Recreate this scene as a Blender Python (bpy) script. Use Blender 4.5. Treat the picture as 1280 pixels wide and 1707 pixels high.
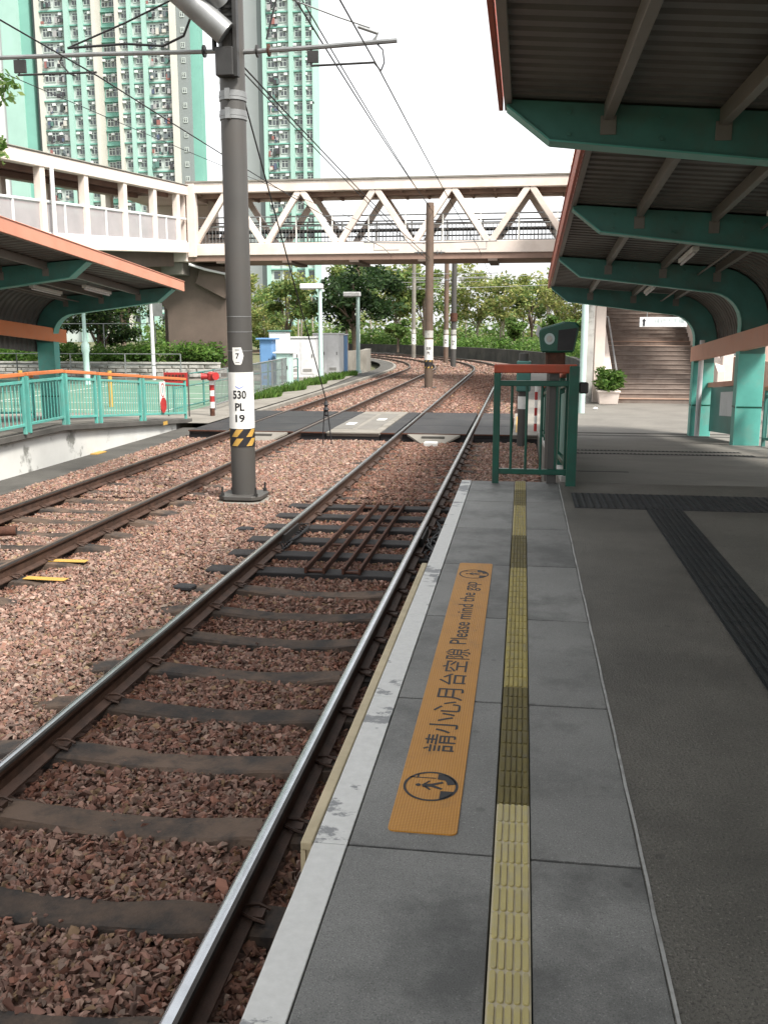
import bpy, bmesh, math, random
import numpy as np
from mathutils import Vector, Matrix
R = math.radians
rnd = random.Random(11)
rs = np.random.RandomState(5)
for o in list(bpy.data.objects): bpy.data.objects.remove(o)
scene = bpy.context.scene
COL = scene.collection

# ------------------------------------------------------------------ camera
FPX = 1575.0; PITCH = math.atan(306 / FPX); YAW = math.atan(233 * math.cos(PITCH) / FPX)
CAMZ = 2.18                                        # rail head is z = 0, platform top z = 0.9
cam = bpy.data.cameras.new('camera'); camo = bpy.data.objects.new('camera', cam); COL.objects.link(camo)
camo.location = (0, 0, CAMZ); camo.rotation_euler = (math.pi / 2 - PITCH, 0, YAW)
cam.sensor_fit = 'VERTICAL'; cam.sensor_height = 36.0; cam.lens = 36.0 * FPX / 1707.0
cam.clip_start = 0.05; cam.clip_end = 2000
scene.camera = camo

# ------------------------------------------------------------------ light
SUN_EL, SUN_AZ = R(51), R(128)                     # azimuth clockwise from +Y
w = bpy.data.worlds.new('World'); scene.world = w; w.use_nodes = True
nt = w.node_tree; bg = nt.nodes['Background']
sky = nt.nodes.new('ShaderNodeTexSky'); sky.sky_type = 'NISHITA'; sky.sun_disc = False
sky.sun_elevation = SUN_EL; sky.sun_rotation = SUN_AZ; sky.dust_density = 4.0; sky.air_density = 1.0; sky.ozone_density = 1.0
hs = nt.nodes.new('ShaderNodeHueSaturation'); hs.inputs['Saturation'].default_value = 0.12
nt.links.new(sky.outputs[0], hs.inputs['Color'])
veil = nt.nodes.new('ShaderNodeMix'); veil.data_type = 'RGBA'; veil.inputs[0].default_value = .6; veil.inputs[7].default_value = (4.3, 4.35, 4.4, 1)   # thin even cloud veil
nt.links.new(hs.outputs[0], veil.inputs[6]); nt.links.new(veil.outputs[2], bg.inputs['Color'])
bg.inputs['Strength'].default_value = 0.135
sl = bpy.data.lights.new('sun', 'SUN'); sl.energy = 2.7; sl.angle = R(13); sl.color = (1, .95, .87)
so = bpy.data.objects.new('sun', sl); COL.objects.link(so)
sd = Vector((math.sin(SUN_AZ) * math.cos(SUN_EL), math.cos(SUN_AZ) * math.cos(SUN_EL), math.sin(SUN_EL)))
so.rotation_euler = sd.to_track_quat('Z', 'Y').to_euler(); so.location = (10, -10, 30)
vs = scene.view_settings; vs.view_transform = 'Standard'; vs.look = 'None'; vs.gamma = 1; vs.exposure = 1.42
vs.use_curve_mapping = False

# ------------------------------------------------------------------ materials
MATS = {}
def nodes_of(name):
    m = bpy.data.materials.new(name); m.use_nodes = True
    t = m.node_tree; b = t.nodes['Principled BSDF']
    return m, t, b
def coords(t):
    tc = t.nodes.new('ShaderNodeTexCoord'); oi = t.nodes.new('ShaderNodeObjectInfo')
    ml = t.nodes.new('ShaderNodeMath'); ml.operation = 'MULTIPLY'; ml.inputs[1].default_value = 53.0
    ad = t.nodes.new('ShaderNodeVectorMath'); ad.operation = 'ADD'
    t.links.new(oi.outputs['Random'], ml.inputs[0]); t.links.new(tc.outputs['Object'], ad.inputs[0]); t.links.new(ml.outputs[0], ad.inputs[1])
    return ad.outputs[0]
def noise(t, vec, scale, detail=4, rough=.6):
    n = t.nodes.new('ShaderNodeTexNoise'); n.inputs['Scale'].default_value = scale; n.inputs['Detail'].default_value = detail
    n.inputs['Roughness'].default_value = rough; t.links.new(vec, n.inputs['Vector']); return n.outputs['Fac']
def ramp(t, fac, a, b, ca=(0, 0, 0, 1), cb=(1, 1, 1, 1)):
    r = t.nodes.new('ShaderNodeValToRGB'); r.color_ramp.elements[0].position = a; r.color_ramp.elements[1].position = b
    r.color_ramp.elements[0].color = ca; r.color_ramp.elements[1].color = cb; t.links.new(fac, r.inputs[0]); return r.outputs[0]
def mix(t, fac, a, b, mode='MIX'):
    m = t.nodes.new('ShaderNodeMix'); m.data_type = 'RGBA'; m.blend_type = mode
    if hasattr(fac, 'links'): t.links.new(fac, m.inputs[0])
    else: m.inputs[0].default_value = fac
    for v, i in ((a, 6), (b, 7)):
        if hasattr(v, 'links'): t.links.new(v, m.inputs[i])
        else: m.inputs[i].default_value = (*v, 1) if len(v) == 3 else v
    return m.outputs[2]
def bump(t, b, h, strength, dist=.01):
    n = t.nodes.new('ShaderNodeBump'); n.inputs['Strength'].default_value = strength; n.inputs['Distance'].default_value = dist
    t.links.new(h, n.inputs['Height']); t.links.new(n.outputs[0], b.inputs['Normal'])
def c3(c, k): return tuple(max(0, min(1, x * k)) for x in c)
def M(name, col, rough=.6, metal=0., var=.18, scale=3., bscale=80., bstr=.15, dirt=None, damt=.0, dscale=1.2, dlo=.48, dhi=.68, spec=.4, fine=0., spots=0., orand=0.):
    if name in MATS: return MATS[name]
    m, t, b = nodes_of(name); v = coords(t)
    n1 = noise(t, v, scale, 5)
    c = mix(t, ramp(t, n1, .3, .7), c3(col, 1 - var), c3(col, 1 + var))
    if fine:
        n3 = noise(t, v, bscale, 3, .8); c = mix(t, ramp(t, n3, .5, .66), c, mix(t, fine, c, c3(col, .22))); n4 = noise(t, v, bscale * .8 + 7, 2, .8); c = mix(t, ramp(t, n4, .60, .70), c, mix(t, fine, c, c3(col, 2.1)))
    if spots:
        vo = t.nodes.new('ShaderNodeTexVoronoi'); vo.inputs['Scale'].default_value = 7.; vo.inputs['Randomness'].default_value = 1; t.links.new(v, vo.inputs['Vector'])
        c = mix(t, ramp(t, vo.outputs['Distance'], .07, .11, (spots, spots, spots, 1), (0, 0, 0, 1)), c, c3(col, .45))
    if dirt:
        n2 = noise(t, v, dscale, 8, .7)
        r2 = ramp(t, n2, dlo, dhi, (0, 0, 0, 1), (damt, damt, damt, 1)); c = mix(t, r2, c, dirt)
    if orand:
        oi = t.nodes.new('ShaderNodeObjectInfo'); g_ = ramp(t, oi.outputs['Random'], 0., 1., (1 - orand, 1 - orand, 1 - orand, 1), (1, 1, 1, 1)); c = mix(t, 1., c, g_, 'MULTIPLY')
    t.links.new(c, b.inputs['Base Color'])
    b.inputs['Roughness'].default_value = rough; b.inputs['Metallic'].default_value = metal; b.inputs['Specular IOR Level'].default_value = spec
    if bstr: bump(t, b, noise(t, v, bscale, 3), bstr)
    MATS[name] = m; return m
def attr_mat(name, base, rough=.85, trans=0., amt=1.):
    m, t, b = nodes_of(name)
    a = t.nodes.new('ShaderNodeAttribute'); a.attribute_name = 'col'
    c = mix(t, amt, base, a.outputs['Color'], 'MULTIPLY')
    t.links.new(c, b.inputs['Base Color']); b.inputs['Roughness'].default_value = rough; b.inputs['Specular IOR Level'].default_value = .25
    if trans:
        tr = t.nodes.new('ShaderNodeBsdfTranslucent'); t.links.new(c, tr.inputs['Color'])
        ms = t.nodes.new('ShaderNodeMixShader'); ms.inputs[0].default_value = trans
        t.links.new(b.outputs[0], ms.inputs[1]); t.links.new(tr.outputs[0], ms.inputs[2]); t.links.new(ms.outputs[0], t.nodes['Material Output'].inputs[0])
    MATS[name] = m; return m

TEAL = M('teal_paint', (.055, .178, .155), .45, var=.18, scale=2, bstr=.05, dirt=(.085, .11, .09), damt=.6, dscale=1.3)
MINT = M('mint_paint', (.095, .35, .30), .45, var=.12, scale=3, bstr=.05, dirt=(.22, .26, .22), damt=.4, dscale=2.5)
DGREEN = M('dark_green_paint', (.005, .068, .045), .35, var=.2, scale=6, bstr=.05, dirt=(.03, .05, .04), damt=.5, dscale=7)
ORANGE = M('orange_paint', (.56, .17, .055), .5, var=.12, scale=3, bstr=.06, dirt=(.30, .15, .09), damt=.45, dscale=3)
SALMON = M('sunlit_orange_paint', (.55, .24, .16), .5, var=.14, scale=2, bstr=.06, dirt=(.36, .2, .15), damt=.5, dscale=2)  # sunlit look of the orange canopy edge put into the colour
REDRAIL = M('red_brown_paint', (.36, .062, .028), .5, var=.15, scale=4, bstr=.06, dirt=(.2, .07, .04), damt=.5, dscale=5)  # on the canopy fascias, their shaded look put into the colour
ROOF = M('grey_roof_sheet', (.115, .112, .105), .55, var=.12, scale=1.5, bstr=.05, dirt=(.05, .045, .04), damt=.5, dscale=1.1)
PURLIN = M('galvanised_purlin', (.19, .18, .165), .5, .1, var=.15, dirt=(.09, .07, .05), damt=.4, dscale=3)
WHITE = M('white_paint', (.70, .70, .67), .5, var=.06, scale=4, bstr=.05, dirt=(.36, .34, .30), damt=.45, dscale=3)
CREAM = M('cream_paint', (.68, .59, .53), .6, var=.07, scale=1, bstr=.05, dirt=(.46, .37, .31), damt=.5, dscale=.6)
BROWN = M('brown_soffit', (.25, .165, .13), .8, var=.2, scale=1)
CONC = M('concrete', (.21, .195, .17), .85, var=.16, scale=2, bstr=.3, dirt=(.12, .11, .09), damt=.7, dscale=.9)
CONCP = M('pier_concrete', (.13, .098, .08), .85, var=.15, scale=.8, bstr=.3, dirt=(.10, .08, .065), damt=.7, dscale=.5)  # the pier's shade is put into this darker concrete colour
CONCW = M('pale_concrete', (.40, .39, .365), .8, var=.12, scale=2.5, bstr=.2, dirt=(.10, .10, .085), damt=.85, dscale=1.3, dlo=.5, dhi=.62)
PWALL = M('painted_platform_wall', (.55, .55, .525), .75, var=.08, scale=1.5, bstr=.15, dirt=(.10, .10, .085), damt=.8, dscale=1.6, dlo=.57, dhi=.66)
BWALL = M('black_stained_wall', (.04, .039, .036), .9, var=.35, scale=.8, bstr=.4, dirt=(.09, .085, .07), damt=.6, dscale=.9)
DCONC = M('dark_concrete', (.075, .071, .064), .9, var=.3, scale=1.5, bstr=.4, dirt=(.05, .048, .042), damt=.6)
POLE = M('grey_pole_paint', (.064, .061, .057), .5, .0, var=.1, scale=1.5, bstr=.06, dirt=(.06, .05, .042), damt=.4, dscale=1.5)
RPOLE = M('rusty_brown_pole', (.125, .088, .066), .6, .1, var=.2, scale=2, dirt=(.14, .07, .04), damt=.5, dscale=2)
GALV = M('galvanised_steel', (.22, .225, .225), .42, .4, var=.15, scale=5)
DARKST = M('dark_steel', (.035, .034, .033), .5, .3, var=.3)
BLACK = M('black_rubber', (.018, .018, .02), .6, var=.3, scale=5, bstr=.3)
BLKPAN = M('crossing_rubber', (.016, .0165, .018), .55, var=.25, scale=1.5, bscale=60, bstr=.3, dirt=(.05, .047, .043), damt=.6, dscale=1.4)
RUST = M('rusty_steel', (.075, .03, .018), .85, .1, var=.35, scale=14, bscale=150, bstr=.4, dirt=(.05, .03, .022), damt=.7, dscale=6)
RAILBR = M('rail_side_rust', (.075, .043, .031), .6, .25, var=.3, scale=9, bscale=120, bstr=.25, dirt=(.03, .022, .018), damt=.7, dscale=3)
RAILTOP = M('polished_rail_head', (.52, .54, .57), .22, 1., var=.12, scale=8, bstr=.03, spec=.5)
RAILDK = M('dark_rail_shoulder', (.05, .045, .042), .4, .7, var=.3, scale=9, bstr=.08)  # dark part of the head's reflection put into the colour
RAILTOPB = M('dull_rail_head', (.24, .17, .13), .38, .6, var=.2, scale=8, bstr=.05)
SLEEPER = M('stained_sleeper', (.115, .078, .056), .85, var=.25, scale=4, bscale=70, bstr=.45, dirt=(.028, .026, .025), damt=.9, dscale=3.5, dlo=.42, dhi=.6, orand=.4)
TIMBER = M('black_timber', (.022, .02, .02), .8, var=.35, scale=6, bscale=60, bstr=.5)
YELLOW = M('yellow_paint', (.46, .275, .06), .6, var=.15, scale=9, dirt=(.25, .17, .06), damt=.5, dscale=9)
REDP = M('red_paint', (.36, .025, .025), .45, var=.15, dirt=(.3, .08, .06), damt=.4, dscale=5)
BLUEC = M('blue_cabinet_paint', (.12, .24, .44), .5, var=.1, scale=2)
PWHITE = M('cabinet_white_paint', (.62, .62, .63), .5, var=.05, scale=2, dirt=(.36, .35, .33), damt=.4, dscale=1.5)
LAMPW = M('pale_green_paint', (.45, .60, .56), .5, var=.07, scale=3)
GLASS = M('dark_window_glass', (.05, .06, .065), .12, 0, var=.4, scale=.2, bstr=0, spec=.8)
TWALL = M('tower_pale_wall', (.43, .48, .455), .8, var=.1, scale=.3, bstr=0, dirt=(.27, .31, .295), damt=.4, dscale=.25)
TMINT = M('tower_mint_wall', (.17, .37, .31), .75, var=.07, scale=.25, bstr=0, dirt=(.12, .29, .245), damt=.35, dscale=.2)
TLMINT = M('tower_light_mint', (.30, .46, .405), .75, var=.06, scale=.3, bstr=0)
TCREAM = M('tower_cream_pilaster', (.50, .49, .44), .8, var=.05, scale=.3, bstr=0)
TGREY = M('tower_grey_wall', (.20, .225, .225), .8, var=.1, scale=.3, bstr=0, dirt=(.13, .15, .15), damt=.4, dscale=.3)
TWHITE = M('tower_white_wall', (.60, .62, .62), .8, var=.04, scale=.3, bstr=0)
GREENC = M('green_court_paint', (.115, .195, .14), .8, var=.15, scale=.8, dirt=(.17, .24, .17), damt=.6, dscale=.7)
GRASSG = M('grassy_soil', (.10, .105, .05), .95, var=.35, scale=1.5, bstr=.5, dirt=(.13, .10, .06), damt=.7, dscale=.6)
PINK = M('pink_wall_tile', (.40, .28, .235), .7, var=.1, scale=1.2)
STAIRM = M('brown_stair_tile', (.19, .152, .13), .75, var=.18, scale=2.5, bstr=.25, dirt=(.085, .055, .042), damt=.7, dscale=1.4)
STAIRN = M('stair_nosing', (.30, .20, .15), .7, var=.12, scale=4)
BARK = M('bark', (.10, .075, .055), .9, var=.3, scale=6, bscale=30, bstr=.6)
PBARK = M('pale_bark', (.30, .27, .22), .9, var=.25, scale=5, bscale=30, bstr=.4)
INK = M('black_print', (.016, .015, .018), .6, var=.2, scale=20, bstr=0)
INKB = M('grey_print', (.34, .42, .42), .6, bstr=0)
BLUEP = M('blue_print', (.10, .16, .50), .6, bstr=0)
TILEY = M('yellow_tactile', (.40, .34, .145), .65, var=.12, scale=7, bstr=.1, dirt=(.34, .31, .24), damt=.6, dscale=9)
TILEP = M('pale_tactile_grout', (.46, .41, .29), .75, var=.12, scale=9, dirt=(.25, .23, .18), damt=.5, dscale=9)
TILEO = M('worn_olive_tactile', (.115, .092, .026), .7, var=.25, scale=6, bstr=.15, dirt=(.10, .09, .06), damt=.8, dscale=8)
TILEM = M('worn_yellow_tactile', (.30, .245, .075), .7, var=.2, scale=8, bstr=.15, dirt=(.20, .18, .12), damt=.8, dscale=10)
GUIDE = M('dark_guide_rubber', (.014, .016, .018), .55, var=.25, scale=6, bstr=.2, dirt=(.03, .03, .028), damt=.5, dscale=5)
FILLER = M('cream_gap_filler', (.50, .42, .28), .7, var=.12, scale=6, dirt=(.34, .29, .18), damt=.6, dscale=5)
SEAL = M('joint_sealant', (.33, .33, .32), .6, var=.2, scale=12, dirt=(.12, .115, .11), damt=.8, dscale=7)
SLABM = M('paving_slab', (.205, .205, .196), .55, var=.16, scale=2.2, bscale=260, bstr=.25, dirt=(.055, .056, .055), damt=.68, dscale=1.6, dlo=.47, dhi=.62, fine=.65, spots=.6, orand=.16)
ASPH = M('platform_asphalt', (.108, .101, .087), .5, var=.2, scale=3.3, bscale=130, bstr=.5, dirt=(.042, .039, .034), damt=.55, dscale=1.4, dlo=.46, dhi=.66, fine=.85, spots=.7)
RAMPM = M('ramp_concrete', (.165, .155, .138), .75, var=.12, scale=1.1, bscale=120, bstr=.2, dirt=(.11, .103, .092), damt=.75, dscale=.7)
STONE = attr_mat('ballast_stone', (1, 1, 1), .9)
LEAF = attr_mat('leaf', (1, 1, 1), .55, .45)

def white_edge():
    m, t, b = nodes_of('worn_white_edge'); v = coords(t)
    mp = t.nodes.new('ShaderNodeMapping'); mp.inputs['Scale'].default_value = (6, 9, 6); t.links.new(v, mp.inputs[0])
    n = noise(t, mp.outputs[0], 1.0, 9, .72); n2 = noise(t, v, 1.1, 3)
    mul = t.nodes.new('ShaderNodeMath'); mul.operation = 'MULTIPLY'; t.links.new(n, mul.inputs[0]); t.links.new(n2, mul.inputs[1])
    wear = ramp(t, mul.outputs[0], .285, .305)
    n3 = noise(t, v, 40, 4)
    c = mix(t, ramp(t, n3, .3, .8), (.64, .64, .62), (.54, .54, .52))
    c = mix(t, wear, c, (.24, .245, .25)); t.links.new(c, b.inputs['Base Color']); b.inputs['Roughness'].default_value = .6
    bump(t, b, n, .2); return m
EDGEW = white_edge()
def mat_orange():
    m, t, b = nodes_of('orange_dimpled_mat'); v = coords(t)
    mp = t.nodes.new('ShaderNodeMapping'); mp.inputs['Rotation'].default_value = (0, 0, R(45)); t.links.new(v, mp.inputs[0])
    sx = t.nodes.new('ShaderNodeSeparateXYZ'); t.links.new(mp.outputs[0], sx.inputs[0])
    out = []
    for i in (0, 1):
        s = t.nodes.new('ShaderNodeMath'); s.operation = 'MULTIPLY'; s.inputs[1].default_value = 560.; t.links.new(sx.outputs[i], s.inputs[0])
        q = t.nodes.new('ShaderNodeMath'); q.operation = 'SINE'; t.links.new(s.outputs[0], q.inputs[0]); out.append(q.outputs[0])
    ml = t.nodes.new('ShaderNodeMath'); ml.operation = 'MULTIPLY'; t.links.new(out[0], ml.inputs[0]); t.links.new(out[1], ml.inputs[1])
    d = ramp(t, ml.outputs[0], .0, .5)
    n = noise(t, v, 3, 6)
    base = mix(t, ramp(t, n, .3, .7), (.35, .145, .012), (.43, .19, .02))
    c = mix(t, d, base, mix(t, .45, base, (.62, .34, .08)))
    n2 = noise(t, v, 14, 6); c = mix(t, ramp(t, n2, .55, .8, (0, 0, 0, 1), (.5, .5, .5, 1)), c, (.22, .12, .04))
    t.links.new(c, b.inputs['Base Color']); b.inputs['Roughness'].default_value = .55; bump(t, b, d, .5, .002); return m
MATO = mat_orange()
def ballast_sheet():
    m, t, b = nodes_of('ballast_bed'); tc = t.nodes.new('ShaderNodeTexCoord')
    vo = t.nodes.new('ShaderNodeTexVoronoi'); vo.inputs['Scale'].default_value = 19.; t.links.new(tc.outputs['Object'], vo.inputs['Vector'])
    s = t.nodes.new('ShaderNodeSeparateColor'); t.links.new(vo.outputs['Color'], s.inputs[0])
    c = ramp(t, s.outputs[0], .0, 1., (.08, .042, .031, 1), (.26, .16, .122, 1))
    n = noise(t, tc.outputs['Object'], .5, 4); c = mix(t, ramp(t, n, .4, .7, (0, 0, 0, 1), (.4, .4, .4, 1)), c, (.11, .06, .042))
    t.links.new(c, b.inputs['Base Color']); b.inputs['Roughness'].default_value = .9
    bump(t, b, vo.outputs['Distance'], 1., .04); return m
BEDM = ballast_sheet()
def panel_glass():
    m, t, b = nodes_of('grey_translucent_panel'); v = coords(t)
    n = noise(t, v, 1.5, 4); t.links.new(mix(t, n, (.34, .32, .33), (.50, .47, .47)), b.inputs['Base Color'])
    b.inputs['Roughness'].default_value = .25; b.inputs['Alpha'].default_value = .72; return m
PANEL = panel_glass()

# ------------------------------------------------------------------ mesh helpers
class MB:
    def __init__(s): s.v = []; s.f = []; s.m = []; s.c = []; s.col = None
    def add(s, vs, fs, m=0):
        k = len(s.v); s.v += [tuple(map(float, p)) for p in vs]
        for f in fs: s.f.append(tuple(i + k for i in f)); s.m.append(m); s.c.append(s.col)
        return s
    def box(s, x0, y0, z0, x1, y1, z1, m=0):
        v = [(x, y, z) for z in (z0, z1) for y in (y0, y1) for x in (x0, x1)]
        return s.add(v, [(0, 2, 3, 1), (4, 5, 7, 6), (0, 1, 5, 4), (2, 6, 7, 3), (0, 4, 6, 2), (1, 3, 7, 5)], m)
    def bar(s, a, b, wx, wz, m=0, up=(0, 0, 1)):           # rectangular bar from a to b
        a = Vector(a); b = Vector(b); d = (b - a).normalized(); u = Vector(up)
        x = d.cross(u)
        if x.length < 1e-4: x = d.cross(Vector((0, 1, 0)))
        x.normalize(); u = x.cross(d); x = x * wx / 2; u = u * wz / 2
        v = [p + i * x + j * u for p in (a, b) for j in (-1, 1) for i in (-1, 1)]
        return s.add(v, [(0, 1, 3, 2), (4, 6, 7, 5), (0, 4, 5, 1), (2, 3, 7, 6), (0, 2, 6, 4), (1, 5, 7, 3)], m)
    def cone(s, a, b, r0, r1, n=12, m=0, cap=True):
        a = Vector(a); b = Vector(b); d = (b - a).normalized()
        x = d.cross(Vector((0, 0, 1))) if abs(d.z) < .95 else d.cross(Vector((0, 1, 0)))
        x.normalize(); y = d.cross(x); v = []
        for p, r in ((a, r0), (b, r1)):
            for i in range(n):
                t = 2 * math.pi * i / n; v.append(p + x * (r * math.cos(t)) + y * (r * math.sin(t)))
        f = [(i, (i + 1) % n, n + (i + 1) % n, n + i) for i in range(n)]
        if cap: f += [tuple(range(n))[::-1], tuple(range(n, 2 * n))]
        return s.add(v, f, m)
    def tube(s, pts, r, n=8, m=0):
        pts = [Vector(p) for p in pts]; v = []; rr = r if isinstance(r, (list, tuple)) else [r] * len(pts)
        px = None
        for i, p in enumerate(pts):
            d = (pts[min(i + 1, len(pts) - 1)] - pts[max(i - 1, 0)]).normalized()
            if px is None:
                x = d.cross(Vector((0, 0, 1)))
                if x.length < .05: x = d.cross(Vector((0, 1, 0)))
            else: x = px - d * px.dot(d)
            x.normalize(); px = x; y = d.cross(x)
            for k in range(n):
                t = 2 * math.pi * k / n; v.append(p + x * (rr[i] * math.cos(t)) + y * (rr[i] * math.sin(t)))
        f = []
        for i in range(len(pts) - 1):
            for k in range(n): f.append((i * n + k, i * n + (k + 1) % n, (i + 1) * n + (k + 1) % n, (i + 1) * n + k))
        f += [tuple(range(n))[::-1], tuple(range((len(pts) - 1) * n, len(pts) * n))]
        return s.add(v, f, m)
    def prism(s, poly, axis, a, b, m=0):                   # poly in the two other axes (order x,y,z without axis)
        n = len(poly); v = []
        for q in (a, b):
            for (p0, p1) in poly: v.append({'x': (q, p0, p1), 'y': (p0, q, p1), 'z': (p0, p1, q)}[axis])
        f = [(i, (i + 1) % n, n + (i + 1) % n, n + i) for i in range(n)] + [tuple(range(n))[::-1], tuple(range(n, 2 * n))]
        return s.add(v, f, m)
    def lathe(s, prof, cx, cy, n=16, m=0):
        v = []; k = len(prof)
        for (r, z) in prof:
            for i in range(n): t = 2 * math.pi * i / n; v.append((cx + r * math.cos(t), cy + r * math.sin(t), z))
        f = [(j * n + i, j * n + (i + 1) % n, (j + 1) * n + (i + 1) % n, (j + 1) * n + i) for j in range(k - 1) for i in range(n)]
        f += [tuple(range(n))[::-1], tuple(range((k - 1) * n, k * n))]
        return s.add(v, f, m)
    def mesh(s, name, mats, off=(0, 0, 0), smooth=False, bevel=0):
        me = bpy.data.meshes.new(name)
        ox, oy, oz = off
        me.from_pydata([(a - ox, b - oy, c - oz) for a, b, c in s.v], [], s.f)
        for m in (mats if isinstance(mats, (list, tuple)) else [mats]): me.materials.append(m)
        me.polygons.foreach_set('material_index', s.m)
        if any(c is not None for c in s.c):
            at = me.attributes.new('col', 'FLOAT_COLOR', 'FACE')
            at.data.foreach_set('color', [x for c in s.c for x in (*(c or (1, 1, 1)), 1)])
        bm = bmesh.new(); bm.from_mesh(me)
        bmesh.ops.recalc_face_normals(bm, faces=bm.faces)
        if bevel:
            bmesh.ops.bevel(bm, geom=[e for e in bm.edges if len(e.link_faces) == 2 and e.calc_face_angle(0) > .5], offset=bevel, segments=1, affect='EDGES', clamp_overlap=True)
        bm.to_mesh(me); bm.free()
        me.polygons.foreach_set('use_smooth', [False] * len(me.polygons))
        if smooth:
            me.polygons.foreach_set('use_smooth', [True] * len(me.polygons))
            try: me.set_sharp_from_angle(angle=R(35))
            except Exception: pass
        return me
    def build(s, name, mats, parent=None, smooth=False, bevel=0, **k):
        off = tuple(parent_loc(parent))
        o = bpy.data.objects.new(name, s.mesh(name, mats, off, smooth, bevel)); COL.objects.link(o)
        if parent: o.parent = parent
        return tag(o, **k)
def parent_loc(p):
    q = Vector((0, 0, 0))
    while p: q += p.location; p = p.parent
    return q
def tag(o, label=None, cat=None, group=None, kind=None):
    if label: o['label'] = label
    if cat: o['category'] = cat
    if group: o['group'] = group
    if kind: o['kind'] = kind
    return o
def thing(name, loc, label, cat, group=None):
    o = bpy.data.objects.new(name, None); COL.objects.link(o); o.location = loc; o.empty_display_size = .1
    return tag(o, label, cat, group)
def solo(name, mb, mats, base, label, cat, group=None, smooth=False, bevel=0):   # one-mesh thing with its origin at base
    o = bpy.data.objects.new(name, mb.mesh(name, mats, base, smooth, bevel)); COL.objects.link(o); o.location = base
    return tag(o, label, cat, group)
def inst(name, me, parent, loc, rotz=0, scale=None, **k):  # shared mesh piece, loc in world
    o = bpy.data.objects.new(name, me); COL.objects.link(o)
    o.location = Vector(loc) - parent_loc(parent); o.rotation_euler = (0, 0, rotz)
    if scale: o.scale = scale
    if parent: o.parent = parent
    return tag(o, **k)
def copy_tree(o, parent=None):
    c = o.copy(); COL.objects.link(c); c.parent = parent
    for ch in o.children: copy_tree(ch, c)
    return c
DG = None
def text_mesh(txt, size, extrude=0., font_scale=(1, 1), align='LEFT', spacing=1.0, offset=0.):
    cu = bpy.data.curves.new('t', 'FONT'); cu.body = txt; cu.size = size; cu.align_x = align; cu.space_character = spacing; cu.offset = offset
    cu.resolution_u = 3
    o = bpy.data.objects.new('t', cu); COL.objects.link(o)
    dg = bpy.context.evaluated_depsgraph_get(); me = bpy.data.meshes.new_from_object(o.evaluated_get(dg))
    bpy.data.objects.remove(o)
    V = np.array([v.co[:] for v in me.vertices]); F = [tuple(p.vertices) for p in me.polygons]
    return V, F

# ------------------------------------------------------------------ geometry of the line
TR, TL = -1.82, -5.53                               # track centres at the platform
YC, RC = 50.0, 62.0; CXM = -3.70 - RC               # left hand curve beyond the bridge
def lp(c, s):                                       # point at offset c, distance s along the line, heading
    if s <= YC: return (c, s, 0.0)
    a = (s - YC) / RC; r = c - CXM
    return (CXM + r * math.cos(a), YC + r * math.sin(a), a)
def PR(y): return .9 if y < 8.05 else max(.0, .9 - .075 * (y - 8.05))
def PL(y): return .53 if y < 15.5 else max(.0, .53 - .075 * (y - 15.5))
S_ST = list(np.arange(-3, 50, 1.5)) + list(np.arange(50, 106, 2.0))
def strip(mb, c0, c1, z0, z1=None, ss=S_ST, m=0):
    z1 = z0 if z1 is None else z1; k = len(mb.v)
    v = []
    for s in ss:
        a = lp(c0, s); b = lp(c1, s); v += [(a[0], a[1], z0), (b[0], b[1], z1)]
    return mb.add(v, [(2 * i, 2 * i + 1, 2 * i + 3, 2 * i + 2) for i in range(len(ss) - 1)], m)

# ------------------------------------------------------------------ ground
g = MB(); n = 40
def gz(x, y): return -.42
g.add([(-420, -120, -.42), (420, -120, -.42), (420, 620, -.42), (-420, 620, -.42)], [(0, 1, 2, 3)])
g.build('ground', GRASSG, kind='structure')
g2 = MB(); strip(g2, -7.3, 1.2, -.235)
g2.build('trackbed', BEDM, kind='structure')
# paved areas either side of the crossing
p = MB(); p.box(-.05, 19.9, -.35, 16, 60, -.004); p.build('pavement', RAMPM, kind='structure')
p = MB(); p.add([(-14.5, 21.6, -.03), (-7.35, 21.6, -.03), (-7.35, 34, -.03), (-8.2, 50, -.03), (-14.5, 50, -.03)], [(0, 1, 2, 3, 4)])
p.build('path', CONC, kind='structure')
p = MB(); p.box(-34, 23.8, -.36, -9.0, 39.5, -.022); court = p.build('sports_court', GREENC, kind='structure')
ln = MB()
def line(a, b, wd=.09, z=-.017):
    a = Vector((*a, z)); b = Vector((*b, z)); d = (b - a).normalized(); q = Vector((-d.y, d.x, 0)) * wd / 2
    ln.add([a - q, b - q, b + q, a + q], [(0, 1, 2, 3)])
line((-30, 24.6), (-9.6, 24.6)); line((-9.6, 24.6), (-9.6, 39)); line((-30, 31.5), (-9.6, 31.5)); line((-20, 27), (-9.6, 27.2)); line((-16, 27), (-16, 36)); line((-30, 36), (-9.6, 36)); line((-14, 29), (-9.6, 29.2))
ln.build('court_line', WHITE, court)

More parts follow.
